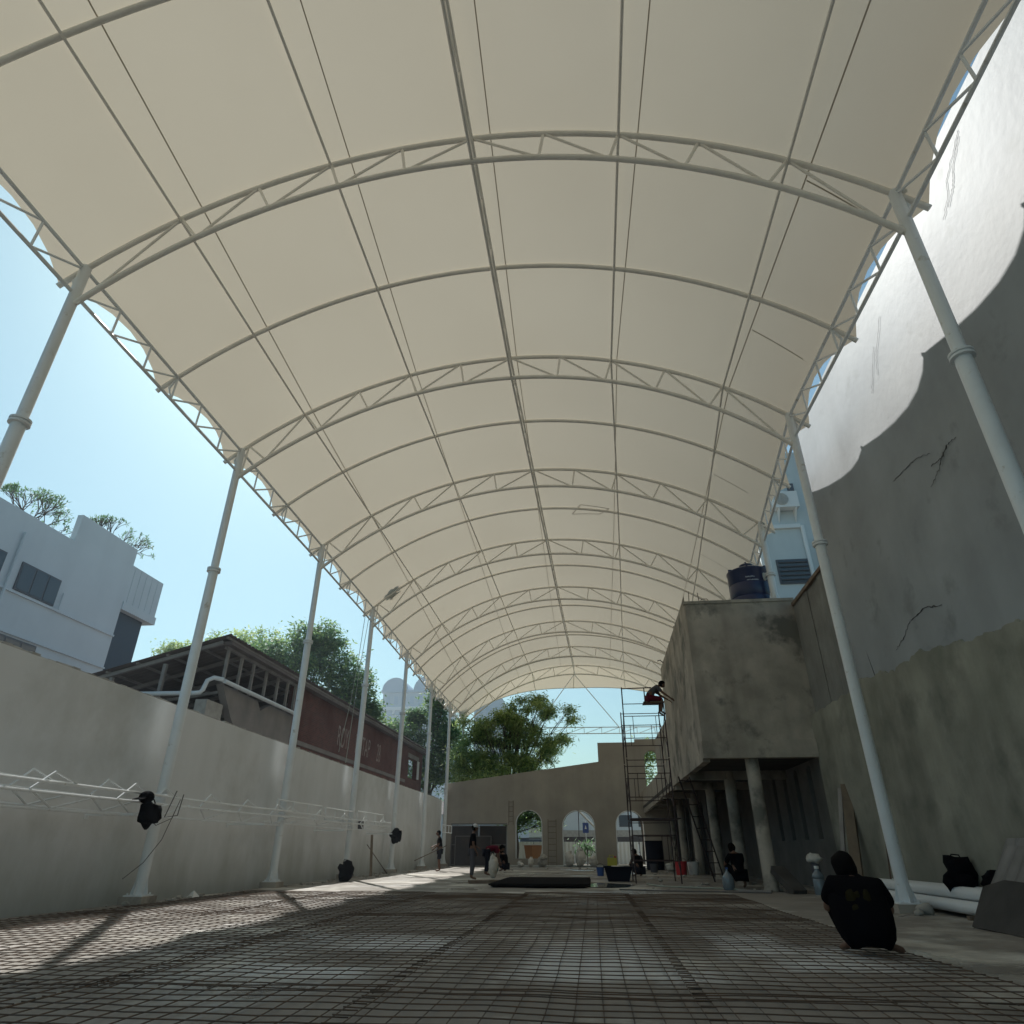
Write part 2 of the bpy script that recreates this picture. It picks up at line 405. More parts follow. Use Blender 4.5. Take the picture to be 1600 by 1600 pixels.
# trusses and plain arches
def rib(y, drop=0, n=36, e=.42):
    a, b = ip(XL, y) - e, ip(XR, y) + e
    if drop: a, b = ip(XL, y) + .05, ip(XR, y) - .05
    return [(a + (b - a) * k / n, y, az(y, a + (b - a) * k / n, drop) - (0 if drop else 0)) for k in range(n + 1)]
for i, y in enumerate(TY):
    t = thing_part = bpy.data.objects.new('arch_truss', None); COL.objects.link(t); t.parent = canopy
    obj('top_chord', G().tube(rib(y), .052, 8), 'rafter_steel', t, smooth=True)
    obj('bottom_chord', G().tube(rib(y, .68), .052, 8), 'rafter_steel', t, smooth=True)
    ks = list(range(-5, 6))
    if i <= 2: ks.remove(-5)
    if i <= 3: ks.remove(5)
    xc = ip(XC, y)
    top = {k: Vector((purx(k, y), y, az(y, purx(k, y)))) for k in ks}
    def bot(P_):   # foot of the post, square to the curve, on the bottom chord
        x = P_.x - (P_.x - xc) * .075; return Vector((x, y, az(y, x, .68)))
    for k in ks:
        if k: obj('brace', G().tube([top[k], bot(top[k])], .03, 6), 'rafter_steel', t, smooth=True)
    for a_, b_ in zip(ks[:-1], ks[1:]):
        if b_ <= 0: p, q = bot(top[a_]), top[b_]
        else: p, q = top[a_], bot(top[b_])
        obj('brace', G().tube([p, q], .026, 6), 'rafter_steel', t, smooth=True)
    L0 = Vector((ip(XL, y) + .12, y, az(y, ip(XL, y) + .05, .68))); R0 = Vector((ip(XR, y) - .12, y, az(y, ip(XR, y) - .05, .68)))
    obj('brace', G().tube([L0, top[ks[0]]], .026, 6), 'rafter_steel', t, smooth=True)
    obj('brace', G().tube([R0, top[ks[-1]]], .026, 6), 'rafter_steel', t, smooth=True)
for i in range(9):
    y = (TY[i] + TY[i + 1]) / 2
    obj('plain_arch', G().tube(rib(y), .05, 8), 'rafter_steel', canopy, smooth=True)
# purlins
for k in (-4, -2, 2, 4):
    obj('purlin', G().tube([(purx(k, y), y, az(y, purx(k, y)) - .05) for y in ys[::3] + [50.55]], .027, 6), 'rafter_steel', canopy, smooth=True)
    if k: pass
for k in (-4, -2, 0, 2, 4):   # short rails reaching to the end pipe
    x = purx(k, 50.55); j = min(range(len(edge)), key=lambda q: abs(edge[q][0] - x))
    obj('end_rail', G().tube([(x, 50.55, az(50.55, x)), edge[j]], .03, 6), 'rafter_steel', canopy, smooth=True)
# longitudinal lattice trusses: ridge and eaves
def lattice(name, topf, botf, per, r, rb, mt):
    t = bpy.data.objects.new(name, None); COL.objects.link(t); t.parent = canopy
    obj('top_chord', G().tube([topf(y) for y in TY], r, 7), mt, t, smooth=True)
    obj('bottom_chord', G().tube([botf(y) for y in TY], r, 7), mt, t, smooth=True)
    for i in range(9):
        for k in range(per):
            y = TY[i] + (TY[i + 1] - TY[i]) * k / per; y2 = TY[i] + (TY[i + 1] - TY[i]) * (k + 1) / per
            if k: obj('brace', G().tube([topf(y), botf(y)], rb, 5), mt, t)
            obj('brace', G().tube([botf(y), topf(y2)], rb, 5), mt, t)
lattice('ridge_truss', lambda y: (ip(XC, y), y, ip(ZC, y) - .07), lambda y: (ip(XC, y) + .02, y, ip(ZC, y) - .68), 5, .032, .02, 'rafter_steel')
lattice('eave_truss', lambda y: (ip(XL, y), y, ip(ZL, y) - .02), lambda y: (ip(XL, y) - .02, y, ip(ZL, y) - .62), 6, .036, .024, 'white_steel')
lattice('eave_truss', lambda y: (ip(XR, y), y, ip(ZR, y) - .02), lambda y: (ip(XR, y) + .02, y, ip(ZR, y) - .62), 6, .036, .024, 'white_steel')
# brackets that carry the fabric edge at every arch
for i in range(19):
    y = TY[i // 2] if i % 2 == 0 else (TY[i // 2] + TY[i // 2 + 1]) / 2
    for X, Z, s in ((XL, ZL, -1), (XR, ZR, 1)):
        x, z = ip(X, y), ip(Z, y)
        obj('edge_bracket', G().tube([(x, y, z - .02), (x + s * .14, y, z - .30), (x + s * .02, y, z - .62)], .028, 5), 'white_steel', canopy)
# columns
pl = {}
def column(x, y, z1, z0=.13):
    zf = 6.9 if z0 < 5 else 8.6
    t = bpy.data.objects.new('column', None); COL.objects.link(t); t.parent = canopy; t.location = (x, y, 0)
    obj('plinth', G().box((-.24, -.24, z0 - .26), (.24, .24, z0)), 'concrete_wall', t)
    obj('base_plate', G().box((-.19, -.19, z0), (.19, .19, z0 + .022)), 'white_steel', t)
    gg = G()
    for a in range(4):
        c_, s_ = math.cos(a * math.pi / 2), math.sin(a * math.pi / 2)
        pr = [(c_ * .10, s_ * .10, z0 + .02), (c_ * .18, s_ * .18, z0 + .02), (c_ * .18, s_ * .18, z0 + .05), (c_ * .10, s_ * .10, z0 + .34)]
        gg.prism([(p[0] - s_ * .006, p[1] + c_ * .006, p[2]) for p in pr], (s_ * .012, -c_ * .012, 0))
        for b in (-1, 1): gg.lathe([(.014, z0 + .02), (.014, z0 + .06)], (c_ * .15 - s_ * .13 * b, s_ * .15 + c_ * .13 * b, 0), 6)
    obj('gusset', gg, 'white_steel', t)
    obj('pipe', G().lathe([(.108, z0 + .02), (.108, zf), (.092, zf + .06), (.092, z1)], n=20), 'white_steel', t, smooth=True)
    obj('flange', G().lathe([(r_, zf + d_) for r_, d_ in ((.11, -.06), (.155, -.05), (.155, -.015), (.13, -.01), (.13, .005), (.155, .01), (.155, .045), (.1, .055))], n=20), 'white_steel', t, smooth=True)
    return t
for i, y in enumerate(TY):
    column(XL[i], y, ZL[i] + .04)
    column(XR[i], y, ZR[i] + .04, .13 if i < 4 else (7.70 if i == 4 else 4.3))
# the tie truss and stays under the last arch
t = bpy.data.objects.new('tie_truss', None); COL.objects.link(t); t.parent = canopy
zt = lambda x: 9.12 - .012 * (x + 9.4)
y = 50.57
obj('top_chord', G().tube([(-9.4, y, 9.1), (8.8, y, 8.95)], .035, 6), 'white_steel', t)
obj('bottom_chord', G().tube([(-9.4, y, 8.65), (8.8, y, 8.5)], .035, 6), 'white_steel', t)
for k in range(14):
    x = -9.4 + 1.3 * k; obj('brace', G().tube([(x, y, zt(x)), (x, y, zt(x) - .45)], .02, 5), 'white_steel', t)
    obj('brace', G().tube([(x, y, zt(x) - .45), (x + 1.3, y, zt(x + 1.3))], .02, 5), 'white_steel', t)
obj('stay', G().tube([(-.87, y, 13.0), (-3.9, y, 9.1)], .03, 5), 'white_steel', t)
obj('stay', G().tube([(-.87, y, 13.0), (2.3, y, 9.0)], .03, 5), 'white_steel', t)

# ================================================================ RIGHT WALL (sun above, shade below)
rw = thing('tall_party_wall', 'tall rendered wall on the right, sunlit white above the scalloped canopy shadow', 'wall')
edge_l = [(-8, 2.7), (0, 3.1), (5, 3.45), (9.7, 3.83), (11.0, 3.98), (12.5, 4.17), (14.2, 4.2), (15.7, 4.4), (16.0, 4.42)]
def el(y):
    for (a, b), (c_, d) in zip(edge_l, edge_l[1:]):
        if y <= c_: return b + (d - b) * (y - a) / (c_ - a)
    return 4.42
g = G()
NY = 120
yy = [-8 + 24 * k / NY for k in range(NY + 1)]
g.grid([[(6.22 + .02 * noise.noise(Vector((y * .5, z * .5, 9))), y, z) for z in [el(y) - .1 + (11.36 - el(y) + .1) * q / 14 for q in range(15)]] for y in yy])
g.box((6.25, -8, -.14), (6.6, 16.0, 11.36))
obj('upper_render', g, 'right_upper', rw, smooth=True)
g = G()
jag = lambda y: el(y) + .10 * noise.noise(Vector((y * 1.7, 0, 0))) + .06 * noise.noise(Vector((y * 6, 4, 0))) + .04 * noise.noise(Vector((y * 19, 4, 0)))
yy2 = [-8 + 53 * k / 900 for k in range(900)]
def ez(y): return jag(y) if y < 16.0 else 4.25 + .06 * noise.noise(Vector((y * 3, 0, 0)))
slots = [(20.55, 20.95), (21.9, 22.3), (23.25, 23.65), (24.6, 25.0)]
def inslot(y): return any(a <= y <= b for a, b in slots)
g.grid([[(6.17 + .015 * noise.noise(Vector((y * .7, z, 5))), y, z) for z in (-.14, .5, 1, 1.6, 2.2, 2.7, 3.1)] + [(6.175, y, ez(y)), (6.26, y, ez(y) + .01)] for y in yy2 if y <= 19.45])
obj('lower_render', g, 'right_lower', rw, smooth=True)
# cracks
def crack(pts, w=.02):
    g = G()
    P = []
    for (a, b), (c_, d) in zip(pts, pts[1:]):
        for s_ in range(9): P.append((a + (c_ - a) * s_ / 9 + random.uniform(-.018, .018), b + (d - b) * s_ / 9 + random.uniform(-.018, .018)))
    P.append(pts[-1])
    for j, (p, q) in enumerate(zip(P, P[1:])):
        ww = w * (.15 + .9 * random.random() ** 2) * (1 - 1.6 * abs(j / len(P) - .5)) + .002
        g.beam((6.207, p[0], p[1]), (6.207, q[0], q[1]), .006, ww, up=(1, 0, 0))
    obj('crack', g, 'crack', rw)
crack([(11.72, 7.36), (11.2, 7.33), (10.75, 7.29), (10.32, 7.11)], .03)
crack([(10.42, 6.91), (10.06, 6.86), (9.8, 6.95), (9.52, 6.92)], .04)
crack([(10.6, 6.6), (10.2, 6.75), (10.06, 6.86)], .02)
crack([(12.64, 4.82), (12.0, 4.86), (11.44, 4.72)], .05)
crack([(6.9, 10.9), (7.15, 10.75), (7.5, 10.55), (7.62, 10.3), (7.9, 10.1)], .002)
crack([(6.95, 10.8), (7.3, 10.55), (7.45, 10.3), (7.7, 10.15)], .002)
crack([(10.4, 10.4), (10.9, 9.9), (11.1, 9.5)], .002); crack([(10.9, 10.1), (11.3, 9.6), (11.5, 9.35)], .002)
crack([(13.5, 4.5), (13.1, 4.6), (12.64, 4.82)], .02)

# ================================================================ corrugated fence and cap beside the tank building
cf = thing('corrugated_fence', 'grey corrugated sheet screen with rusty sloping cap between the tank block and the column', 'fence')
def corr(g, x, y0, y1, z0, z1f, pitch=.12, amp=.025, axis='y'):
    n_ = int((y1 - y0) / pitch * 4); rows = []
    for k in range(n_ + 1):
        y = y0 + (y1 - y0) * k / n_; xx = x + amp * math.sin(2 * math.pi * k / 4)
        rows.append([(xx, y, z0), (xx, y, z1f(y))] if axis == 'y' else [(y, xx, z0), (y, xx, z1f(y))])
    g.grid(rows)
for a, b, dx in ((16.05, 17.1, 0), (17.0, 18.2, .03), (18.1, 19.42, .0)):
    g = G(); corr(g, 6.36 + dx, a, b, 4.2, lambda y: 7.5); g2 = G(); obj('corrugated_sheet', g, 'corr_old', cf, smooth='full')
obj('cap', G().beam((6.36, 16.2, 7.56), (6.36, 19.38, 7.50), .14, .10), 'rust', cf)
for y in (16.6, 17.9, 19.1): obj('post', G().beam((6.55, y, 4.0), (6.55, y, 7.5), .06), 'rust', cf)
hole = obj('broken_opening', G().prism([(6.22, 18.75, 4.15), (6.22, 17.6, 4.18), (6.22, 17.9, 3.98), (6.22, 18.9, 3.55)], (-.02, 0, 0)), 'crack', cf)  # flat dark plate, its colour stands in for the shade of a hole

# ================================================================ TANK BUILDING
tb = thing('concrete_annex', 'unfinished grey concrete annex on slender columns with a box room overhanging the right side', 'building')
g = G()   # main overhanging box, slightly uneven skin
def skin(P0, U, V, nu, nv, amp, sd):
    P0, U, V = Vector(P0), Vector(U), Vector(V); nrm = U.cross(V).normalized()
    return [[P0 + U * i / nu + V * j / nv + nrm * amp * noise.noise(Vector((i * .6 + sd, j * .6, sd))) * (0 if i in (0, nu) or j in (0, nv) else 1) for j in range(nv + 1)] for i in range(nu + 1)]
g.grid(skin((3.15, 19.4, 3.35), (3.2, 0, 0), (0, 0, 4.3), 16, 20, .03, 1))
g.grid(skin((3.15, 27.6, 3.1), (0, -8.2, .25), (0, 0, 4.55), 30, 16, .03, 5))
g.box((3.2, 19.45, 3.4), (6.3, 27.55, 7.62))
obj('box_room', g, 'concrete_wall', tb, smooth='full')
obj('front_beam', G().box((3.12, 19.33, 3.17), (6.3, 19.6, 3.62)), 'concrete_wall', tb)
obj('side_beam', G().box((3.13, 19.61, 3.10), (3.33, 27.6, 3.349)), 'concrete_wall', tb)
obj('parapet', G().box((3.12, 19.37, 7.63), (6.38, 19.55, 7.72)), 'concrete_wall', tb)
g = G()
for i, (x, y, z, h) in enumerate([(3.3, 19.5, 7.65, .42), (3.62, 19.5, 7.65, .38), (3.66, 19.6, 7.65, .15), (3.2, 22.5, 7.62, .3), (3.25, 25.2, 7.6, .35)]):
    obj('starter_bar', G().tube([(x, y, z), (x + .03 * (-1) ** i, y, z + h)], .012, 5), 'rebar', tb)
obj('starter_bar', G().tube([(3.62, 19.5, 7.7), (3.7, 19.5, 7.82), (3.85, 19.5, 7.82), (3.92, 19.5, 7.72)], .012, 5), 'rebar', tb)
obj('starter_bar', G().tube([(3.16, 26.4, 7.6), (3.02, 26.3, 7.7), (2.9, 26.1, 7.62)], .02, 5), 'rebar', tb)
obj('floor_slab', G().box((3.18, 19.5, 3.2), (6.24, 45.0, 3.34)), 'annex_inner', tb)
for y in (23.2, 27.2, 32, 37, 41.5): obj('cross_beam', G().box((3.2, y - .14, 2.95), (6.24, y + .14, 3.2)), 'concrete_wall', tb)
cy_ = [19.72, 23.2, 27.2, 32, 37, 41.5]
for i, y in enumerate(cy_):
    obj('column', G().lathe([(.20, 0), (.185, .1), (.18, 3.2)], (4.47, y, 0), 18), 'concrete_wall', tb, smooth=True)
# upper corridor wall with slit windows, parapet, soffit beam
def arch_wall(g, P, U, N, length, top, openings, zmin, th, seg=12):
    """wall along U from P; top(s) height; openings (s0,s1,zbot,zspring,ztop)"""
    P, U, N = Vector(P), Vector(U), Vector(N)
    cuts = {0, length}
    for s0, s1, zb, zs, zt_ in openings:
        for k in range(seg + 1): cuts.add(round(s0 + (s1 - s0) * (1 - math.cos(math.pi * k / seg)) / 2, 5))
    k = .5
    while k < length: cuts.add(round(k, 5)); k += .5
    cuts = sorted(cuts)
    def otop(o, s):
        s0, s1, zb, zs, zt_ = o; c_ = (s0 + s1) / 2; w = (s1 - s0) / 2
        return zs + (zt_ - zs) * math.sqrt(max(0, 1 - ((s - c_) / w) ** 2))
    def q(a, b, za0, za1, zb0, zb1):
        # piece from s=a..b, bottoms za0(at a) za1(at b), tops zb0, zb1
        pts = []
        for off in (0, th):
            for s, z in ((a, za0), (b, za1), (b, zb1), (a, zb0)): pts.append(P + U * s + N * off + Vector((0, 0, z)))
        fs = [(0, 1, 2, 3), (7, 6, 5, 4), (0, 4, 5, 1), (3, 2, 6, 7)]
        if abs(a) < 1e-6: fs.append((0, 3, 7, 4))
        if abs(b - length) < 1e-6: fs.append((1, 5, 6, 2))
        g.add(pts, fs)
    for a, b in zip(cuts, cuts[1:]):
        m = (a + b) / 2; o = next((o for o in openings if o[0] < m < o[1]), None)
        if o is None: q(a, b, zmin, zmin, top(a), top(b))
        else:
            if o[2] > zmin: q(a, b, zmin, zmin, o[2], o[2])
            q(a, b, otop(o, a), otop(o, b), top(a), top(b))
    for o in openings:
        for s, zz in ((o[0], o[3]), (o[1], o[3])):
            a = P + U * s; g.add([a + Vector((0, 0, o[2])), a + N * th + Vector((0, 0, o[2])), a + N * th + Vector((0, 0, zz)), a + Vector((0, 0, zz))], [(0, 1, 2, 3)])
    return g
g = G(); arch_wall(g, (3.2, 27.6, 0), (0, 1, 0), (1, 0, 0), 6.2, lambda s: 5.68, [(1.6, 2.1, 4.0, 5.0, 5.2), (3.6, 4.1, 4.0, 5.0, 5.2)], 3.05, .15)
obj('corridor_wall', g, 'end_plaster', tb)
obj('balcony_parapet', G().prism([(3.2, 33.8, 3.0), (3.2, 45.0, 2.95), (3.2, 45.0, 4.15), (3.2, 33.8, 4.15)], (.14, 0, 0)), 'end_plaster', tb)
g = G(); arch_wall(g, (4.62, 29.5, 0), (0, 1, 0), (1, 0, 0), 15.5, lambda s: 3.19, [(.9, 2.3, 0, 2.1, 2.8), (3.1, 4.5, 0, 2.1, 2.8), (5.4, 6.8, 0, 2.1, 2.8), (7.8, 9.2, 0, 2.1, 2.8), (10.2, 11.6, 0, 2.1, 2.8)], 0, .15)
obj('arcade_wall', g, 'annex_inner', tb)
g = G(); arch_wall(g, (6.24, 19.45, 0), (0, 1, 0), (1, 0, 0), 25.5, lambda s: 3.2, [(a - 19.45, b - 19.45, 1.2, 2.95, 3.1) for a, b in slots], -.14, .2)
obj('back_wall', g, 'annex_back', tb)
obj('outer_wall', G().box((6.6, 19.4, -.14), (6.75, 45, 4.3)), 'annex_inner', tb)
obj('back_wall', G().box((6.24, 19.5, 3.2), (6.6, 45, 4.25)), 'concrete_wall', tb)
# ================================================================ END WALL
ew = thing('end_wall', 'grey rendered end wall with three arched doorways and a stepped sloping top', 'wall')
def etop(s):
    x = s - 9.55
    if x < .55: return 4.72 + (5.98 - 4.72) * (s / 10.1)
    return 7.15
g = G()
OP = [(-4.81, -3.23, .42, 2.35, 3.1), (-1.87, .07, -.1, 2.2, 3.08), (1.44, 3.08, -.1, 2.25, 3.05)]
arch_wall(g, (-9.55, 45, 0), (1, 0, 0), (0, 1, 0), 10.1, etop, [(.55, 4.15, -.1, 2.3, 2.31)] + [(a + 9.55, b + 9.55, c_, d, e) for a, b, c_, d, e in OP[:2]], -.12, .3)
arch_wall(g, (.552, 45, 0), (1, 0, 0), (0, 1, 0), 5.6, lambda s: 7.15, [(a - .552, b - .552, c_, d, e) for a, b, c_, d, e in OP[2:]] + [(2.95, 3.85, 3.95, 6.1, 6.62)], -.12, .3)
obj('wall_face', g, 'end_plaster', ew)
g = G(); arch_wall(g, (2.95, 44.93, 0), (1, 0, 0), (0, 1, 0), 2.3, lambda s: 7.33, [(.5, 1.45, 3.95, 6.1, 6.62)], 3.35, .069)
obj('raised_panel', g, 'end_plaster', ew)
def rim(x0, x1, zb, zs, zt_, m_='concrete_wall'):
    pts = []
    for k in range(17):
        t = math.pi * k / 16; pts.append(((x0 + x1) / 2 - (x1 - x0 + .06) / 2 * math.cos(t), 44.985, zs + (zt_ - zs + .03) * math.sin(t)))
    pts = [(x0 - .03, 44.985, zb)] + pts + [(x1 + .03, 44.985, zb)]
    obj('arch_rim', G().tube(pts, .03, 5), 'left_plaster', ew, smooth=True)
for o in OP: rim(*o)
gate = bpy.data.objects.new('gate', None); COL.objects.link(gate); gate.parent = ew
for k in range(2):
    x0 = -8.98 + k * 1.8
    obj('gate_leaf', G().box((x0, 45.05, 0), (x0 + 1.76, 45.09, 2.27)), 'dark_steel', gate)
    for z in (.04, 1.15, 2.2): obj('rail', G().box((x0, 45.0, z), (x0 + 1.76, 45.05, z + .05)), 'dark_frame', gate)
    for x in (x0, x0 + 1.71): obj('stile', G().box((x, 45.0, 0), (x + .05, 45.048, 2.25)), 'dark_frame', gate)
obj('barred_lintel', G().box((-9.0, 44.97, 2.31), (-5.4, 45.02, 2.38)), 'dark_frame', gate)
# leaning sheet frame in front of the gate
sf = thing('frame_panel', 'dark sheet panel in a pale thin frame leaning at the gate', 'panel')
obj('sheet', G().box((-8.6, 44.55, .02), (-6.35, 44.58, 1.62)), 'dark_steel', sf)
g = G()
for a, b in (((-8.6, 0), (-6.35, 0)), ((-6.35, 0), (-6.35, 1.62)), ((-6.35, 1.62), (-8.6, 1.62)), ((-8.6, 1.62), (-8.6, 0))):
    g.beam((a[0], 44.54, a[1] + .03), (b[0], 44.54, b[1] + .03), .04)
obj('frame', g, 'dark_frame', sf)
# ladders painted as rebar stubs on the end wall
def ladder(name, label, P0, P1, w, n_, m_, side=(1, 0, 0), r=.025):
    t = thing(name, label, 'ladder'); P0, P1, side = Vector(P0), Vector(P1), Vector(side).normalized() * w / 2
    for s_ in (-1, 1): obj('rail', G().beam(P0 + side * s_, P1 + side * s_, r * 1.6, r * 2), m_, t)
    for k in range(n_):
        c_ = P0 + (P1 - P0) * (k + .7) / n_; obj('rung', G().tube([c_ - side, c_ + side], r * .7, 6), m_, t)
    return t
ladder('rebar_ladder', 'narrow rebar ladder fixed on the end wall left of the first arch', (-5.15, 44.95, 2.3), (-5.15, 44.95, 3.7), .28, 5, 'rebar', r=.012)
ladder('ladder', 'grey timber ladder standing against the end wall between the left and middle arches', (-2.55, 44.4, 0), (-2.55, 44.9, 2.6), .5, 8, 'plank', r=.022)
ladder('ladder', 'long dark ladder leaning under the annex edge beside the scaffold', (4.05, 24.96, 0), (2.9, 22.2, 2.95), .38, 9, 'scaf', side=(.9, .4, 0), r=.022)
obj_ = obj('floor_step', G().box((-5.2, 44.3, .005), (3.2, 44.95, .07)), 'left_plaster'); struct(obj_)

# ================================================================ STREET BEYOND THE ARCHES
sfn = thing('sheet_fence', 'white corrugated sheet fence across the street behind the arches', 'fence')
for k in range(9):
    g = G(); corr(g, 54, -6 + k * 1.55, -6 + k * 1.55 + 1.5, -.02, lambda y: 1.42, pitch=.3, amp=.04, axis='x')
    obj('sheet', g, 'white', sfn, smooth='full')
obj('rail', G().box((-6, 54.1, .7), (8, 54.16, .76)), 'rust', sfn)
sh = thing('street_building', 'pale grey low building with dark shopfront band across the street', 'building')
obj('wall', G().box((-3.2, 61, 0), (10, 66, 3.9)), 'house', sh)
obj('dark_band', G().box((-3.2, 60.93, 1.3), (10, 60.99, 1.85)), 'dark_steel', sh)
obj('sill_band', G().box((-3.2, 60.9, 1.86), (10, 60.99, 2.35)), 'stone', sh)
for k in range(4): obj('window', G().box((2.2 + k * 1.6, 60.95, 2.6), (3.2 + k * 1.6, 60.99, 3.5)), 'glass', sh)
sg = thing('street_sign', 'small blue road sign on a thin pole seen through the middle arch', 'sign')
obj('pole', G().tube([(-.53, 51, -.1), (-.53, 51, 2.75)], .03, 6), 'white_steel', sg)
obj('sign_board', G().box((-.74, 50.94, 1.95), (-.32, 50.96, 2.6)), 'signblue', sg)
obj('symbol', G().prism([(-.6, 50.935, 2.2), (-.46, 50.935, 2.2), (-.53, 50.935, 2.45)], (0, .004, 0)), 'white', sg)
lp = thing('street_lamp', 'long white tube street lamp slanting across the middle arch', 'lamp')
obj('lamp_tube', G().tube([(-.95, 50, 3.32), (.13, 50, 2.28)], .07, 8), 'white', lp)
obj('lamp_arm', G().tube([(-.98, 50, 3.34), (-1.02, 50, -.1)], .03, 6), 'scaf', lp)
pb = thing('planter', 'orange painted street planter with a pale rim seen through the left arch', 'planter')
obj('body', G().lathe([(.45, 0), (.62, 1.22)], (-4.15, 49.5, -.05), 4), 'orange', pb)
obj('rim', G().box((-4.85, 48.95, 1.17), (-3.5, 50.05, 1.23)), 'white', pb)
kb = thing('guard_booth', 'dark blue glazed booth behind the planter', 'booth')
obj('booth_wall', G().box((-5.6, 55, -.02), (-3.4, 57, 1.6)), 'blueblack', kb)
obj('booth_glass', G().box((-4.9, 54.95, 1.6), (-3.9, 56.8, 2.35)), 'bluehouse', kb)
obj('booth_roof', G().box((-5.7, 54.85, 1.62), (-3.3, 57.1, 1.7)), 'frame', kb)
hs = thing('hillside_house', 'low pale wall and house with grey roof far behind the street', 'house')
obj('wall', G().box((-26, 75, -.1), (26, 79, 4.2)), 'house', hs)
obj('roof', G().prism([(-26.5, 74.6, 4.2), (-26.5, 79.4, 4.2), (-26.5, 77, 5.6)], (53, 0, 0)), 'roof', hs)

# ================================================================ WATER TANK
wt_ = thing('water_tank', 'dark blue plastic water tank standing on top of the concrete box room', 'water tank', loc=(5.42, 20.35, 7.66)); wt_.scale = (1.02, 1.02, 1.08)
obj('tank_body', G().lathe([(.60, 0), (.625, .05), (.625, .32), (.61, .34), (.625, .36), (.625, .74), (.61, .76), (.625, .78), (.62, 1.12), (.64, 1.14), (.64, 1.19), (.56, 1.23), (.2, 1.38)], n=28), 'tank', wt_, smooth=True)
obj('lid', G().lathe([(.2, 1.37), (.21, 1.38), (.21, 1.44), (.12, 1.48)], n=18), 'tank', wt_, smooth=True)
obj('lid_knob', G().lathe([(.03, 1.47), (.03, 1.55)], n=8), 'tank', wt_)
for k in range(6):
    a = k * math.pi / 3 + .3; obj('shoulder_lug', G().obox((.58 * math.cos(a), .58 * math.sin(a), 1.22), (.06 * math.cos(a), .06 * math.sin(a), 0), (-.03 * math.sin(a), .03 * math.cos(a), 0), (0, 0, .035)), 'tank', wt_)
g = G()
for row, (z, n_, sz) in enumerate(((.86, 7, .045), (.76, 9, .035))):
    for k in range(n_):
        a = -math.pi / 2 - .12 + (k - n_ / 2) * .062 + .1 * row
        r = .634; h = sz * random.uniform(.6, 1)
        g.obox((r * math.cos(a), r * math.sin(a), z + random.uniform(-.008, .008)), (-.012 * math.sin(a), .012 * math.cos(a), 0), (.003 * math.cos(a), .003 * math.sin(a), 0), (0, 0, h / 2))
p = obj('printed_lettering', g, 'tankprint', wt_)
g = G().lathe([(.085, 0), (.085, .012)], n=14)
lab = obj('oval_label', G().ell((.36, -.50, .88), (.085, .05, .13), 14, 8), 'bluehouse', wt_, smooth=True)

# ================================================================ PALE BLUE BUILDING BEHIND
bb = thing('pale_blue_building', 'tall pale blue rendered building behind the water tank on the right', 'building')
obj('wall', G().box((9.05, 30, 0), (22, 44, 19.4)), 'bluehouse', bb)
obj('return_wall', G().box((8.85, 30.3, 0), (9.05, 44, 19.4)), 'white', bb)
f = bpy.data.objects.new('louvre_window', None); COL.objects.link(f); f.parent = bb
obj('frame', G().box((9.42, 29.93, 12.1), (10.95, 29.99, 13.35)), 'frame', f)
obj('pane', G().box((9.5, 29.90, 12.18), (10.87, 29.925, 13.27)), 'glass', f)
for k in range(5): obj('louvre', G().obox((10.18, 29.86, 12.3 + k * .22), (.66, 0, 0), (0, .05, .03), (0, -.005, .008)), 'greycloth', f)
obj('ledge', G().box((9.05, 29.86, 15.0), (10.9, 29.995, 15.2)), 'whitepipe', bb)
obj('downpipe', G().tube([(10.98, 29.9, 15.1), (10.98, 29.9, 2)], .10, 8), 'whitepipe', bb, smooth=True)
obj('downpipe', G().tube([(11.5, 29.9, 14.4), (11.5, 29.9, 2)], .12, 8), 'whitepipe', bb, smooth=True)
obj('wall_vent', G().box((10.2, 29.9, 17.6), (10.5, 29.99, 17.75)), 'frame', bb)
obj('wall_vent', G().box((10.7, 29.9, 16.9), (11.0, 29.99, 17.5)), 'frame', bb)
ac = thing('air_conditioner', 'white air conditioner unit on two brackets on the pale blue wall', 'air conditioner')
obj('casing', G().box((9.75, 29.5, 15.98), (10.95, 29.95, 16.85)), 'white', ac)
obj('fan_grille', G().lathe([(.33, 0), (.33, .03)], (10.15, 29.47, 16.42), 20, axis='y'), 'coping', ac)
for k in range(5): rr = .08 + k * .055; obj('grille_ring', G().tube([(10.15 + rr * math.cos(q * math.pi / 12), 29.45, 16.42 + rr * math.sin(q * math.pi / 12)) for q in range(25)], .008, 4, cap=False), 'whitepipe', ac)
for x in (9.95, 10.75): obj('bracket', G().prism([(x, 29.99, 15.35), (x, 29.99, 15.97), (x, 29.5, 15.97), (x, 29.5, 15.92)], (.05, 0, 0)), 'white', ac)

# ================================================================ LEFT NEIGHBOURS
wh = thing('white_house', 'large white house beyond the boundary wall at the far left with dark windows', 'house')
X = -20
obj('wall', G().box((-32, 2, 0), (X - .25, 24.8, 10.9)), 'house', wh)
obj('front_wall', G().box((X - .249, 2, 0), (X, 21.25, 11.82)), 'house', wh)
obj('front_wall', G().box((X - .249, 21.251, 0), (X, 24.8, 13.0)), 'house', wh)
obj('end_parapet', G().box((-32, 24.55, 10.901), (X - .25, 24.799, 13.0)), 'house', wh)
obj('bay', G().box((-31, 24.8, 10.3), (X, 27.1, 12.25)), 'house', wh)
obj('bay_band', G().box((-31, 24.8, 10.2), (X + .06, 27.15, 10.55)), 'house', wh)
for k in range(5): obj('cladding_rib', G().box((X + .0, 25.0 + k * .42, 10.56), (X + .02, 25.03 + k * .42, 12.2)), 'greycloth' if k < 0 else 'house', wh)
obj('recess', G().box((-31, 24.8, 0), (X - .25, 26.7, 10.2)), 'blueblack', wh)
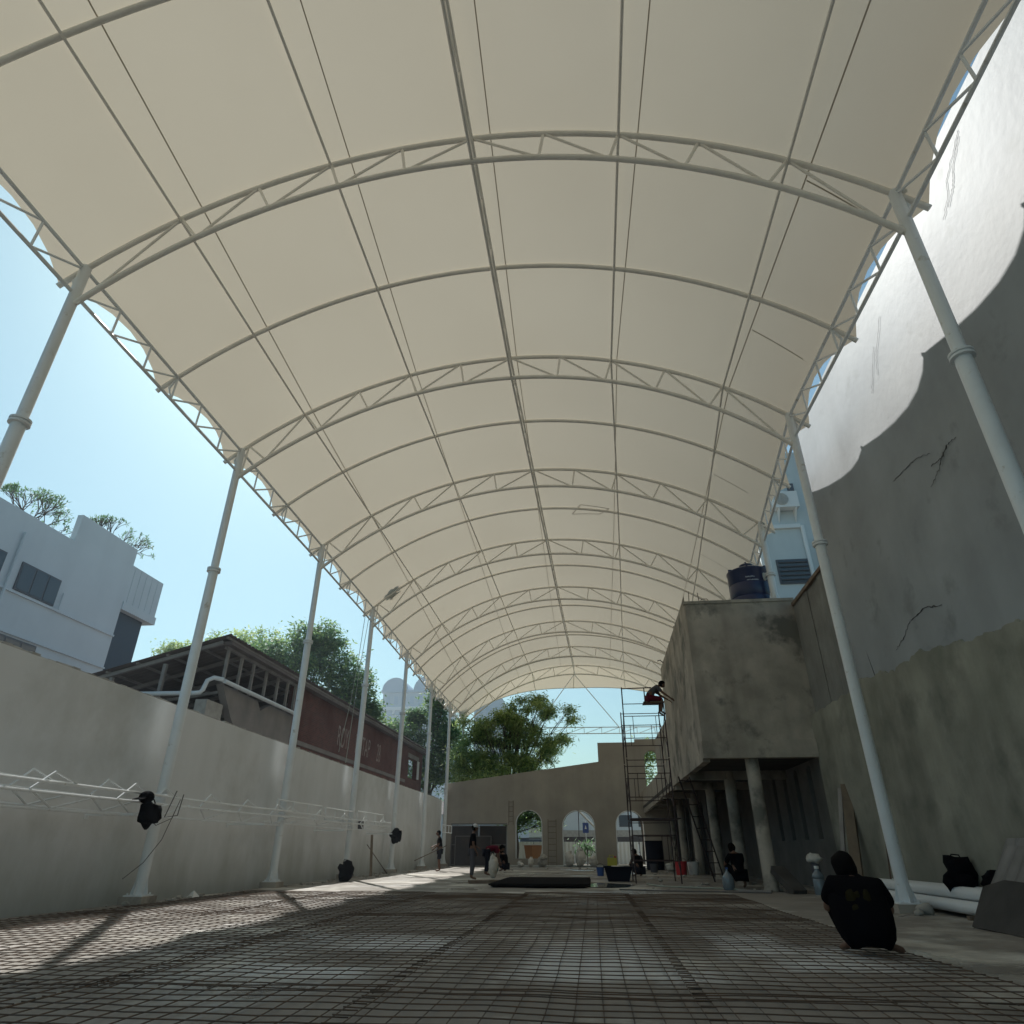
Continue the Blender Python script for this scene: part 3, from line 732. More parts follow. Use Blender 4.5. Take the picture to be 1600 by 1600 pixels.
obj('ledge', G().box((X, 2, 8.95), (X + .07, 24.8, 9.03)), 'house', wh)
obj('ledge', G().box((X, 2, 7.58), (X + .07, 24.8, 7.64)), 'house', wh)
obj('downpipe', G().tube([(X + .08, 18.98, 11.1), (X + .08, 18.98, 7.0)], .05, 6), 'house', wh)
obj('downpipe', G().tube([(X + .08, 21.5, 9.7), (X + .08, 21.5, 9.05)], .03, 6), 'house', wh)
def window(par, y0, y1, z0, z1, n_):
    f = bpy.data.objects.new('window', None); COL.objects.link(f); f.parent = par
    obj('frame', G().box((X + .002, y0, z0), (X + .05, y1, z1)), 'frame', f)
    for k in range(n_):
        a = y0 + (y1 - y0) * k / n_ + .05; b = y0 + (y1 - y0) * (k + 1) / n_ - .03
        obj('pane', G().box((X + .052, a, z0 + .06), (X + .062, b, z1 - .06)), 'glass', f)
window(wh, 19.35, 21.25, 9.08, 10.12, 3); window(wh, 16.2, 18.62, 9.2, 10.15, 3); window(wh, 16.4, 18.3, 7.0, 7.5, 3); window(wh, 19.0, 21.15, 6.6, 7.5, 3)

def leafquad(g, c, d, up, L, w):
    d = d.normalized(); s = d.cross(up)
    if s.length < .01: s = Vector((1, 0, 0))
    s = s.normalized() * w / 2
    g.add([c, c + d * L * .5 + s, c + d * L, c + d * L * .5 - s], [(0, 1, 2, 3)])
rnd = random.Random(11)
def rv(s=1): return Vector((rnd.gauss(0, 1), rnd.gauss(0, 1), rnd.gauss(0, 1))).normalized() * s
def frangipani(name, label, c, n_, sp, dens):
    t = thing(name, label, 'shrub'); g = G(); lf = G(); c = Vector(c); tips = []
    def grow(p, d, L, r, lv):
        q = p + d * L; g.tube([p, q], r, 5, r1=r * .75)
        if lv == 0: tips.append(q); return
        for k in range(3 if lv in (2, 3) else 2):
            e = (d + rv(.62)); e.y *= 1.12; e.z += .12; grow(q, e.normalized(), L * .8, r * .72, lv - 1)
    for k in range(n_): grow(c, Vector((rnd.uniform(-.4, .4), (k + .5 - n_ / 2) / n_ * 2.1, .9)).normalized(), sp, .035, 4)
    for p in tips:
        if rnd.random() > dens: continue
        for k in range(7): leafquad(lf, p, rv() + Vector((0, 0, .35)), Vector((0, 0, 1)), .17 * rnd.uniform(.6, 1.3), .05)
    obj('branches', g, 'bark', t)['kind'] = 'stuff'; o = obj('foliage', lf, 'leaf_dark', t); o['kind'] = 'stuff'
frangipani('rooftop_shrub', 'leafy domed shrub on the roof of the white house left of the notch', (-21.0, 20.0, 11.2), 5, .70, 1)
frangipani('rooftop_shrub', 'sparse bare branched shrub on the roof of the white house right of the notch', (-21.2, 24.6, 12.3), 5, .66, .6)

# open shed and brick warehouse behind the wall
bw = thing('brick_warehouse', 'old red brick warehouse with faded painted letters and open shed end', 'warehouse')
XB = -12.0
g = G(); arch_wall(g, (XB, 26.1, 0), (0, 1, 0), (-1, 0, 0), 22.4, lambda s: 7.1 + .015 * s, [(18.6, 20.9, 5.1, 6.35, 6.36)], 0, .3)
obj('brick_wall', g, 'brick', bw)
obj('stone_lintel', G().box((XB + .003, 44.4, 6.36), (XB + .05, 47.3, 6.62)), 'oldplaster', bw)
obj('plaster_pier', G().box((XB + .004, 47.0, 5.2), (XB + .06, 47.45, 6.36)), 'left_plaster', bw)
obj('plaster_band', G().box((XB + .003, 26.1, 4.75), (XB + .04, 44, 4.92)), 'oldplaster', bw)
pl_ = [(20.4, 0), (26.1, 0), (26.1, 5.78), (24, 5.79), (23.6, 5.6), (23.3, 5.45), (23.0, 5.75), (20.45, 5.8), (21.3, 4.9), (22.0, 4.35), (20.4, 4.1)]
obj('plaster_wall', G().prism([(XB, y, z) for y, z in pl_], (-.25, 0, 0)), 'oldplaster', bw)
obj('rubble_block', G().box((XB - .5, 19.9, 0), (XB - .1, 20.9, 5.2)), 'stone', bw)
obj('rubble_block', G().box((XB - .9, 19.7, 0), (XB + .1, 21.2, 4.45)), 'greycloth', bw)
for y, in ((20.4,), (21.35,), (22.25,), (23.3,), (24.3,), (25.2,), (25.95,)):
    obj('window_post', G().beam((XB, y, 5.78), (XB, y, 6.95), .09), 'timber', bw)
obj('head_rail', G().beam((XB, 20.2, 6.98), (XB, 26.1, 6.98), .12), 'timber', bw)
obj('sill_pipe', G().tube([(XB + .12, 20.3, 5.86), (XB + .12, 26.1, 5.84)], .075, 8), 'whitepipe', bw, smooth=True)
obj('gutter_pipe', G().tube([(-14.9, 19.9, 5.42), (-12.62, 19.9, 5.40), (-12.42, 19.92, 5.42), (-12.36, 19.95, 5.52), (-12.30, 20.0, 5.82), (-12.15, 20.1, 5.93), (XB + .08, 20.3, 5.9)], .075, 8), 'whitepipe', bw, smooth=True)
obj('gutter', G().box((XB - .1, 20.0, 7.0), (XB + .3, 48.8, 7.12)), 'roof', bw)
# corrugated roof sheets, falling away from the hall
for k in range(13):
    y0 = 19.7 + k * 2.25; g = G(); rows = []
    for q in range(46):
        y = y0 + 2.3 * q / 45; dz = .02 * math.sin(2 * math.pi * q / 5) + .004 * (k % 2)
        rows.append([(XB + .35, y, 7.28 + dz), (XB - 6.6, y, 5.45 + dz)])
    g.grid(rows); obj('roof_sheet', g, 'roof', bw)
for k in range(7): x = XB + .2 - k * 1.0; obj('roof_purlin', G().beam((x, 19.8, 7.19 - .263 * k), (x, 48, 7.19 - .263 * k), .07), 'timber', bw)
for k in range(6): y = 19.95 + k * 1.7; obj('rafter', G().beam((XB, y, 7.06), (XB - 6.2, y, 5.43), .10, .12), 'timber', bw)
for x, z in ((-13.9, 6.4), (-15.7, 6.0), (-17.5, 5.5)): obj('shed_post', G().beam((x, 20.0, 0), (x, 20.0, z), .11), 'timber', bw)
obj('back_wall', G().box((-18.6, 20, 0), (-18.4, 48, 5.4)), 'oldplaster', bw)
obj('inner_wall', G().box((-18.4, 30, 0), (-12.3, 30.2, 6.9)), 'oldplaster', bw)
obj('tie_beam', G().beam((-12, 21.65, 5.9), (-18.2, 21.65, 5.1), .1), 'timber', bw)
obj('tie_beam', G().beam((-12, 25.0, 5.9), (-18.2, 25.0, 5.1), .1), 'timber', bw)
# painted letters on the brick
def text(name, body, loc, rot, size, m_, parent, ext=.002):
    c_ = bpy.data.curves.new(name, 'FONT'); c_.body = body; c_.size = size; c_.extrude = ext; c_.align_x = 'LEFT'
    tmp = bpy.data.objects.new('t', c_); COL.objects.link(tmp)
    dg = bpy.context.evaluated_depsgraph_get(); me = bpy.data.meshes.new_from_object(tmp.evaluated_get(dg)); bpy.data.objects.remove(tmp)
    me.materials.clear(); me.materials.append(M[m_]); o = bpy.data.objects.new(name, me); COL.objects.link(o)
    o.location = loc; o.rotation_euler = rot; o.parent = parent; return o
for body, y in (('ROY.', 31.3), ('E', 33.9), ('TAP', 35.0), ('28', 37.6)):
    o = text('painted_letters', body, (XB + .012, y, 5.33), (R_(90), 0, R_(90)), 1.28, 'paintletter', bw); o.scale = (.6, 1.05, 1)

# ================================================================ TREES
def tree(name, label, base, H, clumps, nleaf, lm, leaf=(.22, .1), droop=0, trunk=.22, limbs=True, group=None, seed=1):
    t = thing(name, label, 'tree', group); base = Vector(base); r0 = random.Random(seed)
    g = G(); top = base + Vector((0, 0, H * .45))
    g.tube([base, base + Vector((.1, .05, H * .2)), top], trunk, 7, r1=trunk * .6)
    lf = {m_: G() for m_ in set(x for x in lm)}
    for ci, (c_, r) in enumerate(clumps):
        c_ = Vector(c_)
        if limbs:
            mid = (top + c_) / 2 + Vector((r0.uniform(-.4, .4), r0.uniform(-.4, .4), r0.uniform(-.2, .5)))
            g.tube([top - Vector((0, 0, H * .12 * r0.random())), mid, c_], trunk * (.4 if len(clumps) < 30 else .16), 5, r1=.02)
            for q in range(5 if len(clumps) < 30 else 2):
                e = c_ + Vector((r0.uniform(-1, 1) * r[0], r0.uniform(-1, 1) * r[1], r0.uniform(-.6, 1) * r[2])) * .85
                g.tube([mid, (mid + e) / 2 + Vector((0, 0, .2)), e], .028, 4, r1=.01)
        vol = r[0] * r[1] * r[2]
        # sub clumps inside the clump
        nn = max(6, int(nleaf / len(clumps) / 26))
        for s_ in range(nn):
            d = Vector((r0.gauss(0, 1), r0.gauss(0, 1), r0.gauss(0, 1))).normalized() * (r0.random() ** .42)
            sc = c_ + Vector((d.x * r[0], d.y * r[1], d.z * r[2])); rr = .28 + .35 * r0.random()
            G_ = lf[r0.choice(lm)]
            for k in range(26):
                e = Vector((r0.gauss(0, 1), r0.gauss(0, 1), r0.gauss(0, .6))) * rr * .6
                dd = Vector((r0.gauss(0, 1), r0.gauss(0, 1), r0.gauss(-droop, .5)))
                leafquad(G_, sc + e, dd, Vector((r0.gauss(0, .5), r0.gauss(0, .5), 1)), leaf[0] * r0.uniform(.7, 1.3), leaf[1])
    obj('trunk', g, 'bark', t, smooth=True)
    for m_, gg in lf.items():
        o = obj('crown', gg, m_, t); o['kind'] = 'stuff'
    return t
tree('broadleaf_tree', 'big round dark green tree behind the brick warehouse', (-18, 40, 0), 12,
     [((-20.2, 39, 11.6), (1.7, 1.5, 1.5)), ((-18.2, 39, 12.2), (1.7, 1.5, 1.6)), ((-16.6, 39, 12.6), (1.4, 1.3, 1.4)), ((-17.4, 38.5, 10.4), (2.3, 1.6, 1.8)), ((-15.0, 39, 10.6), (1.6, 1.4, 1.6)), ((-14.0, 38.6, 9.0), (1.5, 1.3, 1.5)), ((-19.6, 39, 9.6), (2.2, 1.6, 1.6)), ((-15.8, 38.6, 8.2), (1.8, 1.4, 1.3)), ((-13.2, 39, 8.0), (.9, 1, 1.2))],
     30000, ['leaf_dark', 'leaf_dark', 'leaf_mid'], (.26, .12), seed=3)
tree('pale_tree', 'thin pale leaved tree top showing over the shed roof', (-27, 47, 0), 12,
     [((-30.2, 46, 14.5), (1.4, 1, .9)), ((-28.2, 46, 15.1), (1.5, 1, .8)), ((-26.0, 46, 15.2), (1.6, 1, .9)), ((-24.2, 46, 15.0), (1.4, 1, 1.0)), ((-31.9, 46, 14.6), (.9, .6, .6)), ((-22.8, 46, 14.0), (1.3, 1, 1.1))],
     3600, ['leaf_light', 'leaf_mid'], (.3, .12), seed=5)
tree('corner_tree', 'tall leafy tree standing behind the far end of the white wall', (-12.5, 53, 0), 11,
     [((-17.4, 53, 8.8), (1.5, 1.3, 1.1)), ((-15.6, 53, 9.2), (1.4, 1.3, 1.1)), ((-12.2, 53, 11.6), (.9, 1.2, 1.2)), ((-12.0, 53, 9.6), (1.4, 1.3, 1.5)), ((-14.2, 52.5, 8.6), (1.8, 1.4, 1.2)), ((-16.8, 53, 7.6), (1.5, 1.4, 1.2)), ((-12.4, 52.5, 7.4), (1.8, 1.4, 1.7)), ((-11.0, 52.5, 8.6), (1.2, 1.2, 1.4)), ((-10.8, 52.5, 6.2), (1.5, 1.3, 1.5)), ((-13.2, 52, 5.2), (1.9, 1.3, 1.6)), ((-11.4, 52.5, 12.9), (.7, .7, .7)), ((-13.9, 53, 10.3), (.5, .5, .8)), ((-16.6, 57, 6.2), (1.6, 1.3, 1.6))],
     30000, ['leaf_dark', 'leaf_mid', 'leaf_dark'], (.3, .13), seed=8)
poly = [(-9.3, 5.2), (-9.5, 9.2), (-7.6, 10.2), (-5.6, 10.8), (-4.4, 11.0), (-3.0, 10.7), (-1.9, 10.2), (-2.5, 9.7), (-4.2, 9.3), (-3.4, 8.7), (-1.7, 8.0), (-1.5, 7.2), (-2.6, 6.5), (-4.4, 6.1)]
def inside(x, z):
    c_ = False
    for (x0, z0), (x1, z1) in zip(poly, poly[1:] + poly[:1]):
        if (z0 > z) != (z1 > z) and x < (x1 - x0) * (z - z0) / (z1 - z0) + x0: c_ = not c_
    return c_
r0 = random.Random(77); cl = []
while len(cl) < 62:
    x, z = r0.uniform(-9.6, -1.4), r0.uniform(5.1, 11.1)
    if inside(x, z):
        e = .62 if x > -4.6 else .8; cl.append(((x, r0.uniform(47.6, 50.2), z), (r0.uniform(.35, .85) * e, r0.uniform(.4, .8) * e, r0.uniform(.2, .45))))
for k in range(20): cl.append(((r0.uniform(-9.6, -7.3), r0.uniform(47.2, 49.6), r0.uniform(5.0, 9.0)), (r0.uniform(.35, .7), r0.uniform(.4, .7), r0.uniform(.25, .45))))
for k in range(12): cl.append(((r0.uniform(-7.5, -3.2), r0.uniform(47.2, 48.6), r0.uniform(5.5, 6.9)), (r0.uniform(.35, .7), r0.uniform(.3, .6), r0.uniform(.2, .35))))
cl += [((-6.9, 46.2, 5.1), (.9, .6, .4)), ((-1.3, 48.8, 10.0), (.35, .4, .12)), ((-1.2, 48.8, 9.3), (.3, .4, .12))]
tree('feathery_tree', 'spreading bright green feathery tree leaning over the grey end wall', (-5.8, 50.5, 0), 9.5, cl,
     38000, ['leaf_light', 'leaf_light', 'leaf_mid', 'leaf_mid', 'leaf_dark'], (.30, .07), droop=.5, seed=13)
tree('street_tree', 'leafy tree hanging into the view through the left arch', (-5.6, 52.5, 0), 5,
     [((-4.8, 52, 3.3), (1.0, .9, .9)), ((-3.6, 52, 3.5), (1.0, .9, .8)), ((-5.6, 52, 2.7), (.8, .8, .8)), ((-3.2, 52.5, 2.5), (.6, .6, .6))],
     6000, ['leaf_dark', 'leaf_mid'], (.25, .11), seed=21, trunk=.12)
tree('shop_tree', 'small tree behind the annex arch window by the street building', (3.4, 52, 0), 8,
     [((3.8, 52, 6.4), (1.1, .9, 1.2)), ((4.4, 52, 7.4), (.8, .8, .8))], 2500, ['leaf_mid', 'leaf_light'], (.25, .1), seed=23, trunk=.1)
g = G(); r0 = random.Random(3)
for k in range(26000):
    x = r0.uniform(-60, 60); y = r0.uniform(90, 98); h = 7.5 + 2.2 * noise.noise(Vector((x * .12, 0, 0)))
    z = h * r0.random() ** .6
    leafquad(g, Vector((x, y, z)), rv(), Vector((0, 0, 1)), .7, .4)
o = obj('far_trees', g, 'leaf_dark'); tag(o, 'mass of far green trees along the horizon behind the end wall', 'trees', kind='stuff')

# ================================================================ FAR TOWERS
tw = thing('twin_vault_tower', 'hazy pale apartment tower with two barrel vaulted roofs far beyond the trees', 'tower')
ty = 250
obj('tower_block', G().box((-85, ty, 0), (-54, ty + 25, 49)), 'tower', tw)
obj('tower_block', G().box((-79.5, ty + 1, 49), (-55.5, ty + 24, 55.5)), 'tower', tw)
obj('cornice', G().box((-85.6, ty - .6, 48.4), (-53.4, ty + 25, 49.6)), 'white', tw)
obj('cornice', G().box((-80.2, ty + .2, 55.3), (-55, ty + 24.5, 56.2)), 'towerroof', tw)
for cx, r in ((-74.8, 5.2), (-61.5, 5.8)):
    pts = [(cx - r * math.cos(math.pi * k / 16), ty + .6, 56.2 + r * .95 * math.sin(math.pi * k / 16)) for k in range(17)]
    obj('vault_roof', G().prism(pts, (0, 23, 0)), 'towerroof', tw)
for i in range(9):
    for j in range(9):
        obj('window', G().box((-83.3 + i * 3.3, ty - .25, 16 + j * 3.6), (-81.5 + i * 3.3, ty - .02, 18.2 + j * 3.6)), 'towerroof', tw)
for i in range(7):
    obj('window', G().box((-78 + i * 3.2, ty + .75, 50.8), (-76.6 + i * 3.2, ty + .98, 53.8)), 'towerroof', tw)
for i in range(4): obj('pilaster', G().box((-84.9 + i * 10.1, ty - .5, 0), (-84.1 + i * 10.1, ty - .01, 48.4)), 'white', tw)
t2 = thing('far_block', 'hazy grey blue block showing between the feathery tree and the canopy', 'tower')
obj('tower_block', G().box((-36, 210, 0), (-27, 222, 44)), 'tower', t2)
for i in range(3):
    for j in range(9): obj('window', G().box((-35 + i * 2.9, 209.7, 12 + j * 3.4), (-33.4 + i * 2.9, 209.98, 14 + j * 3.4)), 'towerroof', t2)

# ================================================================ REBAR MESH SHEETS
def meshsheet(x0, x1, y0, y1, z, label, dz):
    t = thing('mesh_sheet', label, 'rebar mesh', 'rebar mesh sheets laid out on the slab')
    def zz(x, y): return z + .018 + .022 * noise.noise(Vector((x * .55 + dz, y * .55, dz))) + .01 * noise.noise(Vector((x * 2, y * 2, dz)))
    g = G(); nx = int(round((x1 - x0) / .19))
    for k in range(nx + 1):
        x = x0 + (x1 - x0) * k / nx
        g.tube([(x + .008 * noise.noise(Vector((k, y, dz))), y, zz(x, y)) for y in [y0 + (y1 - y0) * q / 16 for q in range(17)]], .0042, 4, cap=False)
    o = obj('long_bars', g, 'rebar', t); o['kind'] = 'stuff'
    g = G(); ny_ = int(round((y1 - y0) / .19))
    for k in range(ny_ + 1):
        y = y0 + (y1 - y0) * k / ny_
        g.tube([(x, y + .008 * noise.noise(Vector((x, k, dz))), zz(x, y) + .010) for x in [x0 + (x1 - x0) * q / 8 for q in range(9)]], .0042, 4, cap=False)
    o = obj('cross_bars', g, 'rebar', t); o['kind'] = 'stuff'
seams = [-8.35, -6.08, -3.84, -1.6, .69, 3.05]
rowsY = [(0.3, 5.72), (5.6, 11.55), (11.45, 17.4)]
rown = ['nearest', 'middle', 'farthest']; coln = ['beside the white wall', 'second from the white wall', 'left of centre', 'in the centre', 'along the right edge']
for j, (a, b) in enumerate(rowsY):
    for i in range(5):
        meshsheet(seams[i] - .05, seams[i + 1] + .05, a, b, .012 * ((i + j) % 2) + .006, 'rusty rebar mesh sheet %s, in the %s row' % (coln[i], rown[j]), i * 3.1 + j * 7.7)
pile = thing('mesh_pile', 'low dark stack of rebar mesh sheets near the middle of the floor', 'rebar mesh')
for k in range(5):
    g = G(); z = .04 + k * .013; o_ = random.uniform(-.08, .08)
    for q in range(19): g.tube([(-2.9 + o_ + q * .145, 20.3, z), (-2.75 + o_ + q * .13, 24.8, z + .01)], .012, 4)
    for q in range(30): g.tube([(-2.9 + o_, 20.3 + q * .155, z + .01), (-.2 + o_, 20.3 + q * .155, z + .01)], .012, 4)
    o = obj('mesh_layer', g, 'black_steel', pile); o['kind'] = 'stuff'
obj('tarp', G().box((-2.85, 20.35, .02), (-.3, 24.7, .085)), 'black_cloth', pile)
# puddle
g = G(); pts = []
for k in range(22):
    a = 2 * math.pi * k / 22; rr = 1 + .25 * noise.noise(Vector((math.cos(a) * 1.5, math.sin(a) * 1.5, 2)))
    pts.append((.35 + .75 * rr * math.cos(a), 21.9 + 1.2 * rr * math.sin(a), .012))
g.add(pts, [tuple(range(22))]); o = struct(obj('puddle', g, 'wet'))

# ================================================================ STACKED LATTICE GIRDERS ALONG THE LEFT WALL
def girder(name, label, y0, y1, x, z, w, h, r, n_, rise=0):
    t = thing(name, label, 'girder', 'white lattice girders stored on brackets along the white wall')
    A = lambda s: Vector((x, y0 + (y1 - y0) * s, z + h + rise * s)); B_ = lambda s: Vector((x - .04, y0 + (y1 - y0) * s, z + h * .60 + rise * s)); C_ = lambda s: Vector((x - w, y0 + (y1 - y0) * s, z + rise * s))
    for F in (A, B_, C_): obj('chord', G().tube([F(q / 8) + Vector((0, 0, -.03 * math.sin(math.pi * q / 8))) for q in range(9)], r, 7), 'white_steel', t, smooth=True)
    for k in range(n_):
        s = (k + .5) / n_; ds = .16 / n_ * 1.2
        apex = A(s) + Vector((-.02, 0, .13))
        obj('brace', G().tube([A(s + ds * 1.3), apex], r * .8, 5), 'white_steel', t)
        obj('brace', G().tube([apex, B_(s - ds)], r * .8, 5), 'white_steel', t)
        obj('brace', G().tube([B_(s - ds), C_(s + ds)], r * .8, 5), 'white_steel', t)
        obj('brace', G().tube([C_(s + ds), B_(s + 3 * ds)], r * .8, 5), 'white_steel', t)
girder('lattice_girder', 'front white lattice girder hanging level along the wall past the first column', 5.0, 13.1, -8.38, 1.56, .25, .37, .022, 4, -.06)
girder('lattice_girder', 'second white lattice girder close to the wall from the first to the second column', 9.0, 19.6, -8.62, 1.56, .25, .36, .022, 6, -.02)
girder('lattice_girder', 'third white lattice girder beyond the second column, dipping in its middle', 18.5, 30, -8.66, 1.60, .2, .3, .022, 5, .02)
def frame_(label, y0, y1, z0, z1, x=-8.75):
    t = thing('storage_rack', label, 'frame', 'white ladder racks stacked on the girders')
    for z in (z0, z1): obj('rail', G().tube([(x, y0, z), (x, y1, z)], .02, 6), 'white_steel', t)
    n_ = 4
    for k in range(n_): y = y0 + (y1 - y0) * k / (n_ - 1); obj('rung', G().tube([(x, y, z0), (x, y, z1)], .018, 5), 'white_steel', t)
frame_('white ladder frame just past the second column on the stacked girders', 18.9, 22.2, 1.88, 2.17)
frame_('white ladder frame between the second and third columns on the stacked girders', 22.6, 25.3, 1.80, 2.15)
frame_('white ladder frame behind the third column on the stacked girders', 25.8, 29.2, 1.78, 2.2)
frame_('pale small ladder frame sticking out past the sixth column by the gate', 38.6, 41.2, 1.75, 2.12, -8.2)
for y in (8.6, 12.2, 17.5, 23.5, 29.3):
    t = thing('wall_bracket', 'white bracket carrying girders on the white wall', 'bracket', 'brackets under the stored girders')
    obj('arm', G().beam((wx(y), y, 1.5), (-8.35, y, 1.5), .04), 'white_steel', t)
    obj('wall_plate', G().box((wx(y), y - .06, 1.42), (wx(y) + .012, y + .06, 1.58)), 'white_steel', t)
labels_ = ['nearest the camera, under the front girder', 'just before the first visible column', 'just before the second column', 'between the second and third columns', 'beyond the third column']
for o, l in zip([o for o in COL.objects if o.name.startswith('wall_bracket')], labels_): o['label'] = 'white wall bracket under the stored girders, ' + l

# ================================================================ SCAFFOLD
sc = thing('scaffold_tower', 'rusty tubular scaffold tower standing beside the concrete box room', 'scaffold')
def scf(x0, x1, y, z0, z1):
    t = bpy.data.objects.new('scaffold_frame', None); COL.objects.link(t); t.parent = sc
    for x in (x0, x1): obj('standard', G().tube([(x, y, z0), (x, y, z1)], .022, 6), 'scaf', t)
    for z in (z1 - .05, z1 - .45, z0 + .6): obj('rung', G().tube([(x0, y, z), (x1, y, z)], .014, 5), 'scaf', t)
    for x in (x0 + .3, x1 - .3): obj('rung', G().tube([(x, y, z1 - .45), (x, y, z0 + .6)], .011, 5), 'scaf', t)
for lv in range(3):
    z0 = 1.78 * lv + .03
    for y in (22.6, 24.4): scf(1.2, 2.55, y, z0, z0 + 1.75)
    for x in (1.2, 2.55):
        obj('cross_brace', G().tube([(x, 22.6, z0 + .3), (x, 24.4, z0 + 1.4)], .014, 5), 'scaf', sc)
        obj('cross_brace', G().tube([(x, 22.6, z0 + 1.4), (x, 24.4, z0 + .3)], .014, 5), 'scaf', sc)
for k in range(2): obj('deck_plank', G().box((1.9, 22.62 + k * .28, 5.34), (2.6, 22.86 + k * .28, 5.37)), 'plank', sc)
for k in range(3): obj('deck_plank', G().box((1.2, 22.7 + k * .5, 1.79), (2.75, 22.95 + k * .5, 1.815)), 'scaf', sc)
for x in (1.2,):
    obj('guard_post', G().tube([(x, 22.6, 5.3), (x, 22.6, 5.85)], .022, 5), 'scaf', sc)
obj('guard_rail', G().tube([(1.2, 22.6, 5.8), (2.2, 22.6, 5.82)], .02, 5), 'scaf', sc)
obj('guard_rail', G().tube([(1.95, 22.6, 5.35), (1.95, 22.6, 5.82)], .02, 5), 'scaf', sc)

# ================================================================ PEOPLE
def skinmesh(nodes, edges, root, lvl=2):
    bm = bmesh.new(); sl = bm.verts.layers.skin.verify(); vs = {}
    for k, (p, r) in nodes.items():
        v = bm.verts.new(p); v[sl].radius = (r, r) if not isinstance(r, tuple) else r; v[sl].use_root = (k == root); vs[k] = v
    for a, b in edges: bm.edges.new((vs[a], vs[b]))
    me = bpy.data.meshes.new('t'); bm.to_mesh(me); bm.free()
    o = bpy.data.objects.new('t', me); COL.objects.link(o)
    o.modifiers.new('s', 'SKIN').use_smooth_shade = True
    ss = o.modifiers.new('u', 'SUBSURF'); ss.levels = lvl; ss.render_levels = lvl
    dg = bpy.context.evaluated_depsgraph_get(); m2 = bpy.data.meshes.new_from_object(o.evaluated_get(dg))
    bpy.data.objects.remove(o)
    return m2
def meshG(me, g):
    return g.add([v.co for v in me.vertices], [tuple(p.vertices) for p in me.polygons])
def hand(g, w, d, up, s=1.0, curl=.5):
    """palm plus five bent fingers from wrist w, pointing d, back of hand up"""
    w, d, up = Vector(w), Vector(d).normalized(), Vector(up); side = d.cross(up).normalized(); up = side.cross(d).normalized()
    g.obox(w + d * .045 * s, d * .045 * s, side * .038 * s, up * .013 * s)
    for k, L in enumerate((.07, .08, .075, .058)):
        b = w + d * .088 * s + side * (.029 - .0195 * k) * s
        m_ = b + (d - up * curl * .4) * L * .5 * s; e = m_ + (d * .5 - up * curl) * L * .5 * s
        g.tube([b, m_, e], .0085 * s, 6, r1=.006 * s)
    b = w + d * .03 * s + side * .036 * s
    g.tube([b, b + (d * .5 + side) * .03 * s, b + (d * 1.1 + side * .6 - up * .3) * .055 * s], .0105 * s, 6, r1=.008 * s)
